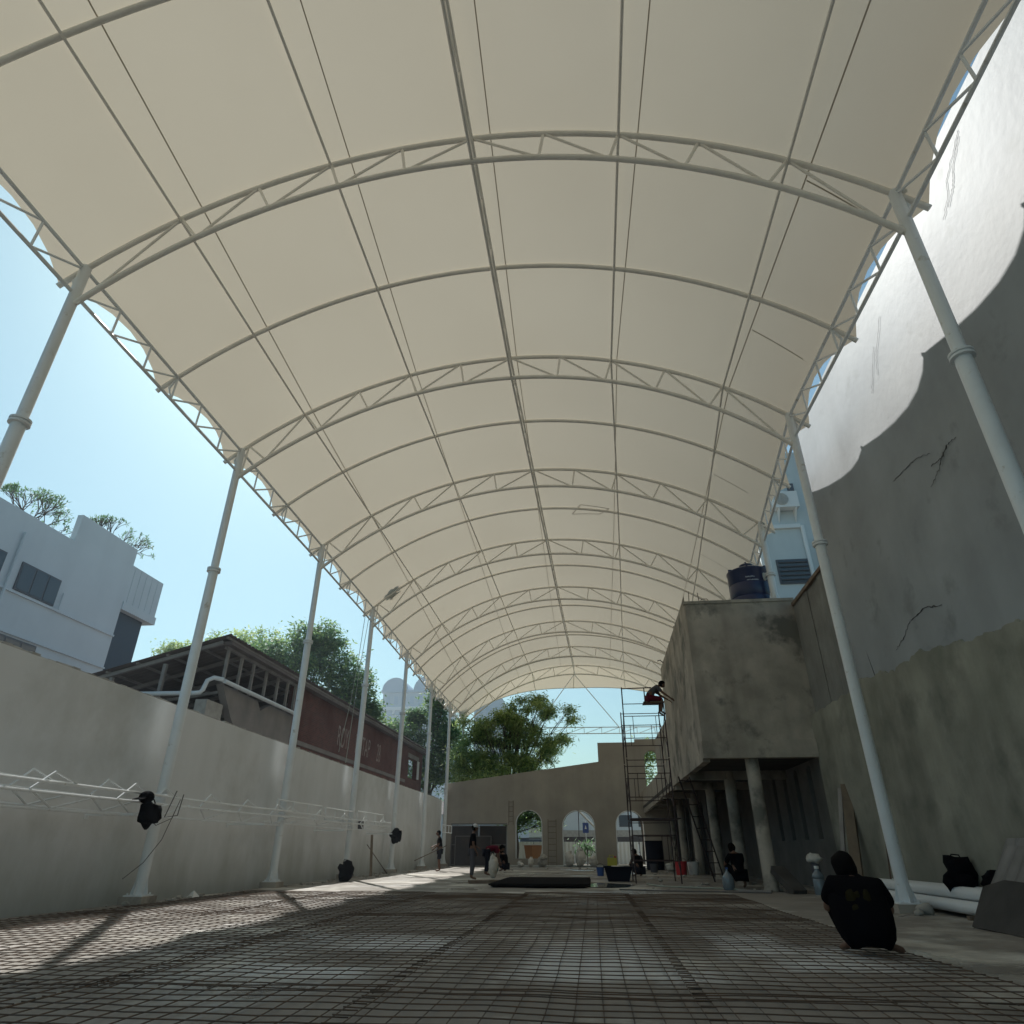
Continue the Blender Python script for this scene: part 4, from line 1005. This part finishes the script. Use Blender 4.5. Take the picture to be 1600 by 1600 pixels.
def person(label, loc, rz, J, top='black_cloth', bottom='darkcloth', cap=None, sleeves=True, s=1.0, long=True, group=None, prints=False, pad=1.0, hairy=1.0):
    t = thing('person', label, 'person', group, loc, rz); t.scale = (s,) * 3
    E = {k: Vector(v) for k, v in J.items()}
    rad = dict(pel=.125, belly=.12, chest=.14, nk=.055, hd=.05, sh=.058, el=.042, wr=.028, hip=.085, kn=.06, an=.038, toe=.032)
    nd = {k: (E[k], r) for k, r in (('pel', rad['pel']), ('belly', rad['belly']), ('chest', rad['chest']), ('nk', rad['nk']), ('hd', rad['hd']))}
    ed = [('pel', 'belly'), ('belly', 'chest'), ('chest', 'nk'), ('nk', 'hd')]
    for sd in 'LR':
        for k in ('sh', 'el', 'wr', 'hip', 'kn', 'an', 'toe'): nd[k + sd] = (E[k + sd], rad[k])
        ed += [('chest', 'sh' + sd), ('sh' + sd, 'el' + sd), ('el' + sd, 'wr' + sd), ('pel', 'hip' + sd), ('hip' + sd, 'kn' + sd), ('kn' + sd, 'an' + sd), ('an' + sd, 'toe' + sd)]
    g = G(); meshG(skinmesh(nd, ed, 'pel'), g)
    # head with nose, ears, jaw
    hd = E['hd']; look = (E['look'] - hd).normalized(); upv = (hd - E['nk']).normalized(); hc = hd + upv * .09
    side = look.cross(upv).normalized(); up2 = side.cross(look).normalized()
    base = len(g.v); g.ell((0, 0, 0), (.078, .095, .115), 14, 10)
    for i in range(base, len(g.v)):
        x, y, z = g.v[i]
        if z < -.02: x *= 1 - .25 * min(1, -z / .1); y = y * (1 - .1 * min(1, -z / .1)) + .01
        g.v[i] = tuple(hc + side * x + look * y + up2 * z)
    g.tube([hc + look * .088 + up2 * .015, hc + look * .118 - up2 * .02, hc + look * .09 - up2 * .028], .013, 6)
    for e in (-1, 1):
        g.ell(tuple(hc + side * .078 * e - up2 * .005), (.014, .02, .03), 8, 6)
        g.ell(tuple(hc + side * .03 * e + look * .083 + up2 * .012), (.013, .009, .008), 8, 5)
    g.tube([hc + look * .088 - up2 * .055 + side * .025, hc + look * .096 - up2 * .053, hc + look * .088 - up2 * .055 - side * .025], .006, 5)
    for sd in 'LR':
        d = (E['wr' + sd] - E['el' + sd]); hand(g, E['wr' + sd], d, E.get('hup', Vector((0, -.3, 1))) , 1, .7)
    obj('body', g, 'skin', t, smooth='full')
    # hair / cap
    hg = G(); b0 = 0; hg.ell((0, 0, 0), (.096 * hairy, .114 * hairy, .124 * hairy), 16, 10, rough=.12, seed=loc[0])
    keep = []
    for i in range(len(hg.v)):
        x, y, z = hg.v[i]
        if y > .03 and z < .045: z = .045 + (z - .045) * .05; y = min(y, .07)
        if z < -.095: z = -.095
        hg.v[i] = tuple(hc + side * x + look * (y - .012) + up2 * (z + .012))
    obj('hair', hg, 'hair', t, smooth='full')
    if cap:
        cg = G(); cg.lathe([(.10, .02), (.105, .05), (.09, .10), (.05, .135), (.01, .145)], n=16)
        cg.obox((0, .115, .03), (.07, 0, 0), (0, .05, -.008), (0, 0, .006))
        cg.v = [tuple(hc + side * v[0] + look * v[1] + up2 * v[2]) for v in cg.v]
        obj('cap', cg, cap, t, smooth=True)
    # shirt
    nd2 = {k: (E[k], rad[k] * 1.17 * pad) for k in ('pel', 'belly', 'chest')}
    nd2['nk'] = (E['chest'] + (E['nk'] - E['chest']) * .72, .062); ed2 = [('pel', 'belly'), ('belly', 'chest'), ('chest', 'nk')]
    for sd in 'LR':
        nd2['sh' + sd] = (E['sh' + sd], rad['sh'] * 1.3 * pad)
        e = E['sh' + sd] + (E['el' + sd] - E['sh' + sd]) * (.8 if not (sleeves == 'long') else 1.0); nd2['el' + sd] = (e, .066 * pad)
        ed2 += [('chest', 'sh' + sd), ('sh' + sd, 'el' + sd)]
        if sleeves == 'long': nd2['wr' + sd] = (E['el' + sd] + (E['wr' + sd] - E['el' + sd]) * .9, .042); ed2.append(('el' + sd, 'wr' + sd))
    obj('shirt', meshG(skinmesh(nd2, ed2, 'pel'), G()), top, t, smooth='full')
    nd3 = {'pel': (E['pel'], rad['pel'] * 1.13)}; ed3 = []
    for sd in 'LR':
        nd3['hip' + sd] = (E['hip' + sd], .105); ed3 += [('pel', 'hip' + sd), ('hip' + sd, 'kn' + sd)]
        nd3['kn' + sd] = (E['kn' + sd], .082)
        if long: nd3['an' + sd] = (E['kn' + sd] + (E['an' + sd] - E['kn' + sd]) * .88, .056); ed3.append(('kn' + sd, 'an' + sd))
    obj('trousers' if long else 'shorts', meshG(skinmesh(nd3, ed3, 'pel'), G()), bottom, t, smooth='full')
    if prints:
        back = -look; c0 = E['chest'] + back * .165
        for k, (dx, dz, a, b) in enumerate(((-.09, .04, .05, .075), (.07, .03, .035, .07), (-.03, .06, .03, .03))):
            pass
    return t
def stand(lean=0, armL=None, armR=None, look=(0, 1, 1.55)):
    J = dict(pel=(0, 0, .92), belly=(0, .01 + lean * .12, 1.08), chest=(0, .02 + lean * .35, 1.28), nk=(0, .03 + lean * .5, 1.46), hd=(0, .05 + lean * .58, 1.52), look=(0, 1.2, 1.5 - lean))
    for sd, e in (('L', -1), ('R', 1)):
        J.update({'sh' + sd: (.17 * e, .02 + lean * .42, 1.38), 'el' + sd: (.22 * e, .0 + lean * .4, 1.1), 'wr' + sd: (.21 * e, .12 + lean * .4, .86),
                  'hip' + sd: (.09 * e, 0, .86), 'kn' + sd: (.11 * e, .03, .48), 'an' + sd: (.12 * e, -.02, .08), 'toe' + sd: (.14 * e, .15, .035)})
    return J
def squat(fwd=.18, z=.22, hz=.9):
    J = dict(pel=(0, 0, z), belly=(0, .05, z + .17), chest=(0, .12, z + .36), nk=(0, .20, z + .52), hd=(0, .24, z + .56), look=(0, 1.2, z + .35))
    for sd, e in (('L', -1), ('R', 1)):
        J.update({'sh' + sd: (.17 * e, .14, z + .45), 'el' + sd: (.25 * e, .30, z + .24), 'wr' + sd: (.13 * e, .48, z + .14),
                  'hip' + sd: (.10 * e, .03, z), 'kn' + sd: (.20 * e, .36, z + .26), 'an' + sd: (.16 * e, .10, .08), 'toe' + sd: (.19 * e, .26, .03)})
    return J
def bend():
    J = dict(pel=(0, 0, .86), belly=(0, .12, .96), chest=(0, .32, 1.02), nk=(0, .50, 1.02), hd=(0, .56, 1.0), look=(0, 1.0, .55))
    for sd, e in (('L', -1), ('R', 1)):
        J.update({'sh' + sd: (.17 * e, .40, .99), 'el' + sd: (.2 * e, .46, .72), 'wr' + sd: (.14 * e, .55, .48),
                  'hip' + sd: (.10 * e, 0, .82), 'kn' + sd: (.13 * e, .08, .46), 'an' + sd: (.14 * e, -.02, .08), 'toe' + sd: (.16 * e, .15, .035)})
    return J
def sitk():
    J = dict(pel=(0, 0, .1), belly=(0, .06, .25), chest=(0, .2, .42), nk=(0, .36, .5), hd=(0, .42, .53), look=(0, .9, .25))
    for sd, e in (('L', -1), ('R', 1)):
        J.update({'sh' + sd: (.16 * e, .26, .46), 'el' + sd: (.2 * e, .46, .24), 'wr' + sd: (.15 * e, .72, .08),
                  'hip' + sd: (.10 * e, .03, .09), 'kn' + sd: (.13 * e, .42, .06), 'an' + sd: (.12 * e, .36, -.36), 'toe' + sd: (.13 * e, .5, -.44)})
    return J
# boy squatting in the foreground, seen from behind
J = squat(z=.20); J['wrL'] = (-.05, .5, .55); J['wrR'] = (.08, .5, .5); J['look'] = (-.25, 1.2, .75)
J['nk'] = (-.01, .15, .65); J['hd'] = (-.02, .18, .675); J['shL'] = (-.20, .10, .59); J['shR'] = (.21, .10, .57); J['chest'] = (0, .10, .52)
J['elL'] = (-.29, .24, .36); J['elR'] = (.31, .22, .34); J['wrL'] = (-.12, .44, .42); J['wrR'] = (.14, .44, .42)
J['knL'] = (-.24, .36, .44); J['knR'] = (.27, .36, .42); J['anL'] = (-.15, .10, .08); J['toeL'] = (-.22, .26, .03); J['anR'] = (.2, .05, .08); J['toeR'] = (.33, .16, .03)
boy = person('person in a loose black shirt squatting with their back to us beside the mesh edge', (2.72, 8.2, .0), R_(-10), J, 'black_cloth', 'black_cloth', s=1.05, pad=1.3, hairy=1.22)
g = G(); prof = [(.07, .19, .15, -.01), (.13, .235, .19, -.01), (.22, .265, .22, .0), (.32, .28, .23, .02), (.42, .275, .21, .04), (.50, .262, .18, .06), (.56, .238, .15, .08), (.605, .20, .13, .095), (.64, .15, .11, .11), (.665, .10, .095, .13), (.685, .07, .075, .14)]
rows = []
for z, w_, d_, y_ in prof:
    row = []
    for k in range(41):
        a = 2 * math.pi * k / 40; f_ = 1 + .09 * noise.noise(Vector((math.cos(a) * 2, math.sin(a) * 2, z * 5))) + .035 * noise.noise(Vector((math.cos(a) * 6, math.sin(a) * 6, z * 9)))
        row.append((w_ * math.cos(a) * f_ + .02 * (z < .4), y_ + .04 + d_ * math.sin(a) * f_, z + (.02 * math.sin(a * 3) if z < .12 else 0)))
    rows.append(row)
g.grid(rows); obj('loose_shirt', g, 'black_cloth', boy, smooth='full')
for dx, dz, a, b in ((-.085, .55, .05, .07), (.06, .53, .035, .085), (-.06, .46, .04, .03), (-.02, .57, .03, .03)):
    obj('shirt_print', G().ell((dx, -.105 + (dz - .5) * .35, dz - .06), (a, .014, b), 10, 6, rough=.5, seed=dx * 9), 'shirt_print', boy, smooth='full')
J = stand(); J['wrL'] = (-.16, .2, 1.0)
person('person in dark clothes and a pale cap standing side on near the sacks', (-4.24, 25.15, 0), R_(-75), J, 'black_cloth', 'greycloth', 'whitecap')
J = stand(.05); J['elR'] = (.24, .1, 1.12); J['wrR'] = (.12, .3, 1.05); J['elL'] = (-.24, .12, 1.1); J['wrL'] = (-.1, .3, .95)
person('person in black tee shirt and shorts holding a pole by the white wall', (-7.26, 33.85, 0), R_(110), J, 'black_cloth', 'darkcloth', long=False)
stk = thing('wooden_pole', 'long thin pole held low by the standing person near the white wall', 'pole')
obj('shaft', G().tube([(-8.4, 33.6, .45), (-6.9, 33.6, 1.08)], .02, 6), 'plank', stk)
person('person in a maroon shirt bending down behind the standing person in the pale cap', (-4.35, 29.2, 0), R_(-70), bend(), 'maroon', 'darkcloth')
person('person in a red cap crouching before the left arch', (-4.2, 34.6, 0), R_(60), squat(), 'black_cloth', 'darkcloth', 'redcap')
person('person in dark clothes crouching low beside the foot of the scaffold', (1.75, 29.0, 0), R_(40), squat(), 'black_cloth', 'darkcloth')
person('person in black squatting between the slender concrete columns of the annex', (3.95, 20.9, 0), R_(15), squat(z=.3), 'black_cloth', 'black_cloth', s=1.05)
person('person in dark red shorts sitting on top of the scaffold tower reaching to the wall', (2.1, 22.75, 5.4), R_(-80), sitk(), 'greycloth', 'maroon', long=False)
J = squat(z=.3)
person('person crouching on top of the canopy, seen only as a shadow through the membrane', (-8.6, 26.3, az(26.3, -8.5) + .16), R_(-90), J, 'darkcloth', 'darkcloth', sleeves='long')

# ================================================================ SMALL THINGS
def bag(label, loc, w, d, h, parts=True, m_='black_cloth', seed=1, rz=0):
    t = thing('bag', label, 'bag', None, loc, rz)
    obj('bag_body', G().ell((0, 0, h * .47), (w / 2, d / 2, h * .48), 14, 10, rough=.55, seed=seed), m_, t, smooth='full')
    obj('pocket', G().ell((0, -d * .42, h * .3), (w * .3, d * .2, h * .2), 10, 8, rough=.3, seed=seed + 2), m_, t, smooth='full')
    obj('strap', G().tube([(-w * .2, 0, h * .85), (-w * .12, -.02, h * 1.02), (w * .1, -.02, h * 1.0), (w * .18, 0, h * .84)], .012, 5), m_, t)
    return t
bag('black backpack standing on the floor by the third left column', (-8.1, 23.3, 0), .55, .4, .62, seed=3)
bag('black backpack hanging with a cap from the girders at the first column', (-8.3, 12.55, 1.32), .42, .3, .45, seed=5)
cp = thing('hat', 'black cap hanging above the backpack on the first column', 'hat')
obj('crown', G().ell((-8.3, 12.35, 1.80), (.13, .15, .11), 12, 8), 'black_cloth', cp, smooth='full'); obj('brim', G().obox((-8.3, 12.18, 1.77), (.1, 0, 0), (0, .09, .02), (0, 0, .008)), 'black_cloth', cp)
bag('small black bag hung on the fifth left column', (-8.95, 32.0, 1.15), .5, .3, .62, seed=9)
bag('large black bag slumped on the white pipes by the right column', (5.95, 12.9, .32), .52, .4, .55, seed=11)
bag('small black bag on the white pipes near the galvanised sheet', (5.9, 11.75, .35), .42, .35, .32, seed=13)
bag('dark bundle at the right edge of the picture', (5.45, 9.35, 0), .4, .5, .5, seed=17)
bag('dark jacket bundle hung high at the right edge of the picture', (5.95, 10.0, 1.15), .35, .3, .55, seed=19)
def cable(label, pts, r=.008, m_='cable', cat='cable', name='cable'):
    return tag(obj(name, G().tube(pts, r, 5), m_, smooth=True), label, cat)
cable('thin grey cable drooping beside the first left column to the floor', [(-8.55, 12.9, 1.5), (-8.6, 13.3, 1.35), (-8.6, 13.8, 1.5), (-8.62, 14.0, 1.9), (-8.6, 13.6, 1.1), (-8.62, 13.2, .7), (-8.62, 12.7, .45)])
cable('dark cable loop hanging on the girders right of the first column', [(-8.5, 13.6, 2.0), (-8.52, 13.4, 1.5), (-8.5, 13.8, 1.55), (-8.52, 13.9, 1.95)], .012)
cable('rope hanging from the left eave near the fourth column, left strand', [(-9.25, 25.7, 9.95), (-9.3, 25.6, 8), (-9.35, 25.4, 6.2), (-9.45, 25.0, 4.2)], .012, 'rope', 'rope', 'rope')
cable('rope hanging from the left eave near the fourth column, right strand', [(-9.22, 26.1, 9.95), (-9.32, 25.9, 7.5), (-9.42, 25.8, 3.9)], .012, 'rope', 'rope', 'rope')
sb = thing('switch_box', 'small grey switch box on the white wall between the third and fourth columns', 'switch box')
obj('box', G().box((wx(28.3), 28.1, 1.65), (wx(28.3) + .12, 28.45, 1.95)), 'greycloth', sb); obj('door', G().box((wx(28.3) + .121, 28.13, 1.68), (wx(28.3) + .13, 28.42, 1.92)), 'dark_frame', sb)
def stick(label, p, q, w, name='plank', m_='plank', cat='plank'):
    return tag(obj(name, G().beam(p, q, w, w * .5), m_), label, cat)
stick('brown timber batten leaning on the white wall past the third column', (-8.7, 28.0, 0), (-9.3, 29.6, 1.45), .1)
stick('thin dark rod leaning on the white wall near the batten', (-8.8, 30.6, 0), (-9.35, 29.2, 1.1), .03, 'rod', 'rebar', 'rod')
stick('dark wide board leaning on the right wall behind the squatting person', (5.75, 17.2, 0), (6.2, 17.9, 2.35), .22)
stick('pale narrow board leaning beside the dark board on the right wall', (5.6, 17.7, 0), (6.15, 18.2, 2.3), .10, m_='timber')
stick('thin iron rod leaning on the right wall behind the squatting person', (5.9, 15.8, 0), (6.2, 16.1, 1.7), .03, 'rod', 'rebar', 'rod')
stick('small dark board leaning on the foot of the first annex column', (4.85, 18.6, 0), (4.62, 19.5, .5), .35, m_='annex_inner')
stick('short loose board lying on the floor by the annex', (3.6, 19.5, .02), (4.3, 19.0, .02), .12, m_='timber')
stick('scrap board lying in front of the standing person', (-3.9, 22.6, .03), (-3.3, 22.8, .03), .25, m_='rust')
stick('second scrap board lying near the mesh stack', (-3.5, 23.2, .03), (-3.0, 23.3, .03), .2)
# stacked white pipes by the right wall
for k, (x, z) in enumerate(((5.72, .15), (5.95, .15), (6.13, .15), (5.83, .33), (6.04, .33))):
    tag(obj('white_pipe', G().tube([(x + .02, 11.35, z), (x, 17.2 - .3 * k, z)], .095, 12), 'whitepipe', smooth=True),
        'white pipe in the stack along the right wall, ' + ['bottom row nearest the slab', 'bottom row middle', 'bottom row against the wall', 'top row outer', 'top row against the wall'][k], 'pipe', 'white pipes stacked along the right wall')
for k, y in enumerate((12.2, 16.4)):
    tag(obj('timber_bearer', G().box((5.6, y, 0), (6.2, y + .1, .055)), 'plank'), 'timber bearer under the white pipes, ' + ('near end' if k == 0 else 'far end'), 'timber')
# galvanised sheets leaning
for k in range(2):
    g = G(); rows = []
    for q in range(33):
        y = 9.1 + .12 * k + 2.3 * q / 32; dx = .03 * math.sin(q * math.pi / 2)
        rows.append([(5.25 + dx + .12 * k, y, .0), (5.98 + dx + .1 * k, y - .05, 1.0 + .1 * k)])
    g.grid(rows); tag(obj('galvanised_sheet', g, 'galv', smooth='full'), 'corrugated galvanised sheet leaning on the right wall, ' + ('front one' if k == 0 else 'one behind, a little higher'), 'metal sheet')
hz = obj('haze', G().box((-130, -12, -1.2), (60, 300, 66)), 'white')
hm = bpy.data.materials.new('haze_air'); hm.use_nodes = True; hm.node_tree.nodes.clear()
vo = hm.node_tree.nodes.new('ShaderNodeOutputMaterial'); vp = hm.node_tree.nodes.new('ShaderNodeVolumePrincipled')
vp.inputs['Color'].default_value = (.80, .90, 1.0, 1); vp.inputs['Density'].default_value = .0011; vp.inputs['Anisotropy'].default_value = .3
hm.node_tree.links.new(vp.outputs[0], vo.inputs['Volume']); hz.data.materials.clear(); hz.data.materials.append(hm); hz['kind'] = 'stuff'
hz['label'] = 'pale daylight haze filling the air over the whole site'
g = G(); pts = [(5.15, 9.0), (5.15, 11.2)]
tag(obj('cement_board', G().prism([(5.13, 9.0, 0), (5.13, 11.15, 0), (5.42, 11.15, .48), (5.45, 10.6, .58), (5.45, 9.6, .55), (5.42, 9.0, .45)], (-.02, 0, .012)), 'annex_inner'), 'grey board with rounded top leaning before the galvanised sheets', 'board')
for i, (x, y, s_, l) in enumerate(((5.38, 13.15, .14, 'round rubble stone beside the right column plinth'), (5.2, 13.0, .07, 'small rubble stone before the right column plinth'))):
    tag(obj('stone', G().ell((x, y, s_ * .5), (s_, s_, s_ * .7), 10, 7, rough=.4, seed=i), 'stone', smooth='full'), l, 'stone')
# water jug by the right wall
jg = thing('water_bottle', 'pale blue water jug with white cap standing left of the squatting person', 'bottle', loc=(5.25, 18.3, 0))
obj('body', G().lathe([(.13, 0), (.14, .05), (.14, .30), (.12, .33), (.14, .36), (.13, .42), (.05, .50), (.05, .54)], n=16), 'clear', jg, smooth=True)
obj('cap', G().lathe([(.055, .54), (.055, .60)], n=12), 'white', jg)
jt = thing('towel', 'white cloth thrown on a low stand beside the water jug', 'cloth', loc=(5.35, 18.7, 0))
obj('cloth', G().ell((0, 0, .75), (.16, .14, .12), 12, 8, rough=.6, seed=2), 'sack', jt, smooth='full'); obj('stand', G().lathe([(.12, 0), (.1, .66)], n=8), 'greycloth', jt)
b2 = thing('water_bottle', 'clear bulging water bottle on the floor left of the squatting annex person', 'bottle', loc=(3.45, 20.0, 0))
obj('body', G().lathe([(.12, 0), (.15, .06), (.15, .28), (.1, .36), (.03, .44), (.03, .48)], n=16), 'clear', b2, smooth=True)
obj('cap', G().lathe([(.035, .48), (.035, .52)], n=10), 'bluepl', b2)
# cement sacks etc
def sack(label, loc, w, h, m_='sack', seed=1, print_=None, rz=0):
    t = thing('sack', label, 'sack', None, loc, rz + seed * .37)
    rs = random.Random(seed); g = G()
    lobes = [((0, 0, h * .40), (w * .42, w * .30, h * .42))] + [((rs.uniform(-.28, .28) * w, rs.uniform(-.15, .15) * w, h * rs.uniform(.35, .78)), (w * rs.uniform(.2, .34), w * rs.uniform(.16, .26), h * rs.uniform(.16, .3))) for _ in range(4)]
    for c_, r in lobes:
        b0 = len(g.v); g.ell((0, 0, 0), r, 22, 14)
        for i in range(b0, len(g.v)):
            v = Vector(g.v[i]); q = v.normalized() if v.length else v
            f_ = 1 + .28 * noise.noise(q * 1.8 + Vector((seed, c_[0] * 9, 0))) + .16 * abs(noise.noise(q * 4.5 + Vector((0, seed, 0)))) 
            v = v * f_ + Vector(c_); v.z = max(v.z, .004); g.v[i] = tuple(v)
    obj('sack_body', g, m_, t, smooth='full')
    g2 = G(); tp = (rs.uniform(-.2, .2) * w, 0, h * .82)
    for q in range(7):
        a = q * .9; g2.add([tp, (tp[0] + .09 * math.cos(a), tp[1] + .09 * math.sin(a), tp[2] + .12 * rs.uniform(.5, 1.2)), (tp[0] + .09 * math.cos(a + .8), tp[1] + .09 * math.sin(a + .8), tp[2] + .1 * rs.random())], [(0, 1, 2)])
    obj('gathered_mouth', g2, m_, t)
    if print_: obj('print', G().ell((0, -w * .27, h * .42), (w * .22, w * .08, h * .16), 10, 6, rough=.5), print_, t, smooth='full')
sack('white sack with a teal print standing near the pale capped person', (-3.75, 27.0, 0), .52, .85, print_='teal', seed=4)
sack('upright white sack at the left side of the middle arch', (-1.5, 44.0, .05), .75, .85, seed=6)
sack('leaning white sack in the centre of the middle arch', (-.85, 44.0, .05), .75, 1.0, seed=7)
sack('small white sack at the right side of the middle arch', (-.1, 44.1, .05), .6, .6, seed=9)
sack('white crumpled bag on the floor before the left arch', (-3.75, 42.8, 0), .5, .55, seed=12)
sack('low white bag beside the crumpled bag before the left arch', (-4.3, 42.5, 0), .55, .3, seed=14)
sack('grey sack at the right foot of the left arch', (-3.1, 43.2, 0), .7, .7, 'stone', seed=15)
sack('pale sack lying in the shade right of the right arch', (3.6, 36.0, 0), .5, .35, seed=17)
pt = thing('potted_plant', 'dark leafy plant rising behind the white sacks in the middle arch', 'plant', loc=(-.45, 47.2, 0))
g = G()
for k in range(160): leafquad(g, Vector((rnd.gauss(0, .35), rnd.gauss(0, .2), 1.0 + rnd.gauss(0, .18))), rv(), Vector((0, 0, 1)), .35, .12)
obj('foliage', g, 'leaf_dark', pt)['kind'] = 'stuff'; obj('stem', G().tube([(0, 0, 0), (0, 0, 1)], .04, 6), 'bark', pt)
jc = thing('jerry_can', 'yellow plastic jerry can on the floor between the middle and right arches', 'jerry can', loc=(.72, 31.2, 0))
obj('body', G().box((-.2, -.12, 0), (.2, .12, .62)), 'yellow', jc); obj('handle', G().tube([(-.12, 0, .62), (-.1, 0, .72), (.06, 0, .72), (.08, 0, .62)], .02, 6), 'yellow', jc); obj('cap', G().lathe([(.04, .62), (.04, .68)], (.14, 0, 0), 10), 'red', jc)
mxr = thing('mortar_tub', 'dark mortar trough with pale scraps on top at the left foot of the scaffold', 'trough', loc=(.75, 25.0, 0))
g = G(); g.grid([[(x * (.34 if z == 0 else .45), y * (.5 if z == 0 else .62), z) for x, y in ((-1, -1), (1, -1), (1, 1), (-1, 1), (-1, -1))] for z in (0, .42)]); g.box((-.34, -.5, 0), (.34, .5, .02)); g.box((-.40, -.57, .30), (.40, .57, .32))
obj('trough', g, 'darkcloth', mxr); obj('rim', G().tube([(-.46, -.63, .42), (.46, -.63, .42), (.46, .63, .42), (-.46, .63, .42), (-.46, -.63, .42)], .025, 6), 'darkcloth', mxr)
for k in range(3): obj('scrap', G().obox((-.2 + .2 * k, .1 * k - .1, .40 + .03 * k), (.16, .05, 0), (-.05, .12, .01), (0, 0, .012)), 'sack', mxr)
def bucket(label, loc, m_, r=.15, h=.3):
    t = thing('bucket', label, 'bucket', None, loc)
    obj('pail', G().lathe([(r * .78, 0), (r, h), (r * 1.06, h), (r * .95, h - .01), (r * .72, .02)], n=16), m_, t, smooth=True)
    obj('handle', G().tube([(-r, 0, h), (-r * .6, 0, h + .1), (0, 0, h + .14), (r * .6, 0, h + .1), (r, 0, h)], .008, 5), 'scaf', t)
bucket('red and white bucket on the floor under the annex', (3.55, 31.2, 0), 'red', .26, .5)
bucket('white bucket beside the red bucket under the annex', (4.1, 31.6, 0), 'white', .25, .48)
bucket('grey bucket behind the scaffold feet', (2.7, 34.5, 0), 'greycloth', .2, .35)
bucket('blue bucket beside the concrete mixer', (.2, 29.8, 0), 'bluepl', .16, .3)
db = thing('drum', 'dark oil drum in the shade behind the scaffold', 'drum', loc=(3.1, 38.5, 0))
obj('barrel', G().lathe([(.45, 0), (.45, .5), (.47, .52), (.45, .54), (.45, 1.3)], n=18), 'darkcloth', db, smooth=True); obj('lid', G().lathe([(.47, 1.3), (.47, 1.34)], n=18), 'black_cloth', db)
cable('white hose trailing on the floor right of the scaffold', [(1.5, 22.4, .03), (1.8, 21.2, .03), (2.6, 20.6, .03), (3.4, 20.2, .03), (3.9, 19.3, .03)], .02, 'rope', 'hose', 'hose')
cable('black cable lying across the floor in front of the annex', [(.6, 19.6, .02), (1.6, 19.1, .02), (2.6, 19.0, .02), (4.2, 18.6, .02)], .015)
cable('drop cable running down the right wall beside the second right column', [(6.27, 16.2, 8.6), (6.25, 15.4, 7.0), (6.24, 15.0, 5.2), (6.2, 14.5, 3.0)], .012)
# litter
lg = G(); r0 = random.Random(5)
for k in range(190):
    zone = r0.random()
    if zone < .35: x, y = r0.uniform(-9.0, -8.3), r0.uniform(12, 44)
    elif zone < .75: x, y = r0.uniform(1.5, 6), r0.uniform(19.5, 42)
    else: x, y = r0.uniform(-6, 3), r0.uniform(36, 44.5)
    s_ = r0.uniform(.02, .09); lg.ell((x, y, s_ * .4), (s_, s_ * r0.uniform(.5, 1), s_ * .5), 6, 4, rough=.6, seed=k)
o = obj('rubble', lg, 'stone'); tag(o, 'scattered rubble and litter along the walls of the floor', 'rubble', kind='stuff')
tag(obj('paper_scrap', G().prism([(-8.75, 15.2, .02), (-8.5, 15.0, .02), (-8.55, 15.35, .02), (-8.62, 15.2, .14)], (0, .02, .01)), 'white'), 'white crumpled paper scrap on the slab edge by the white wall', 'paper')
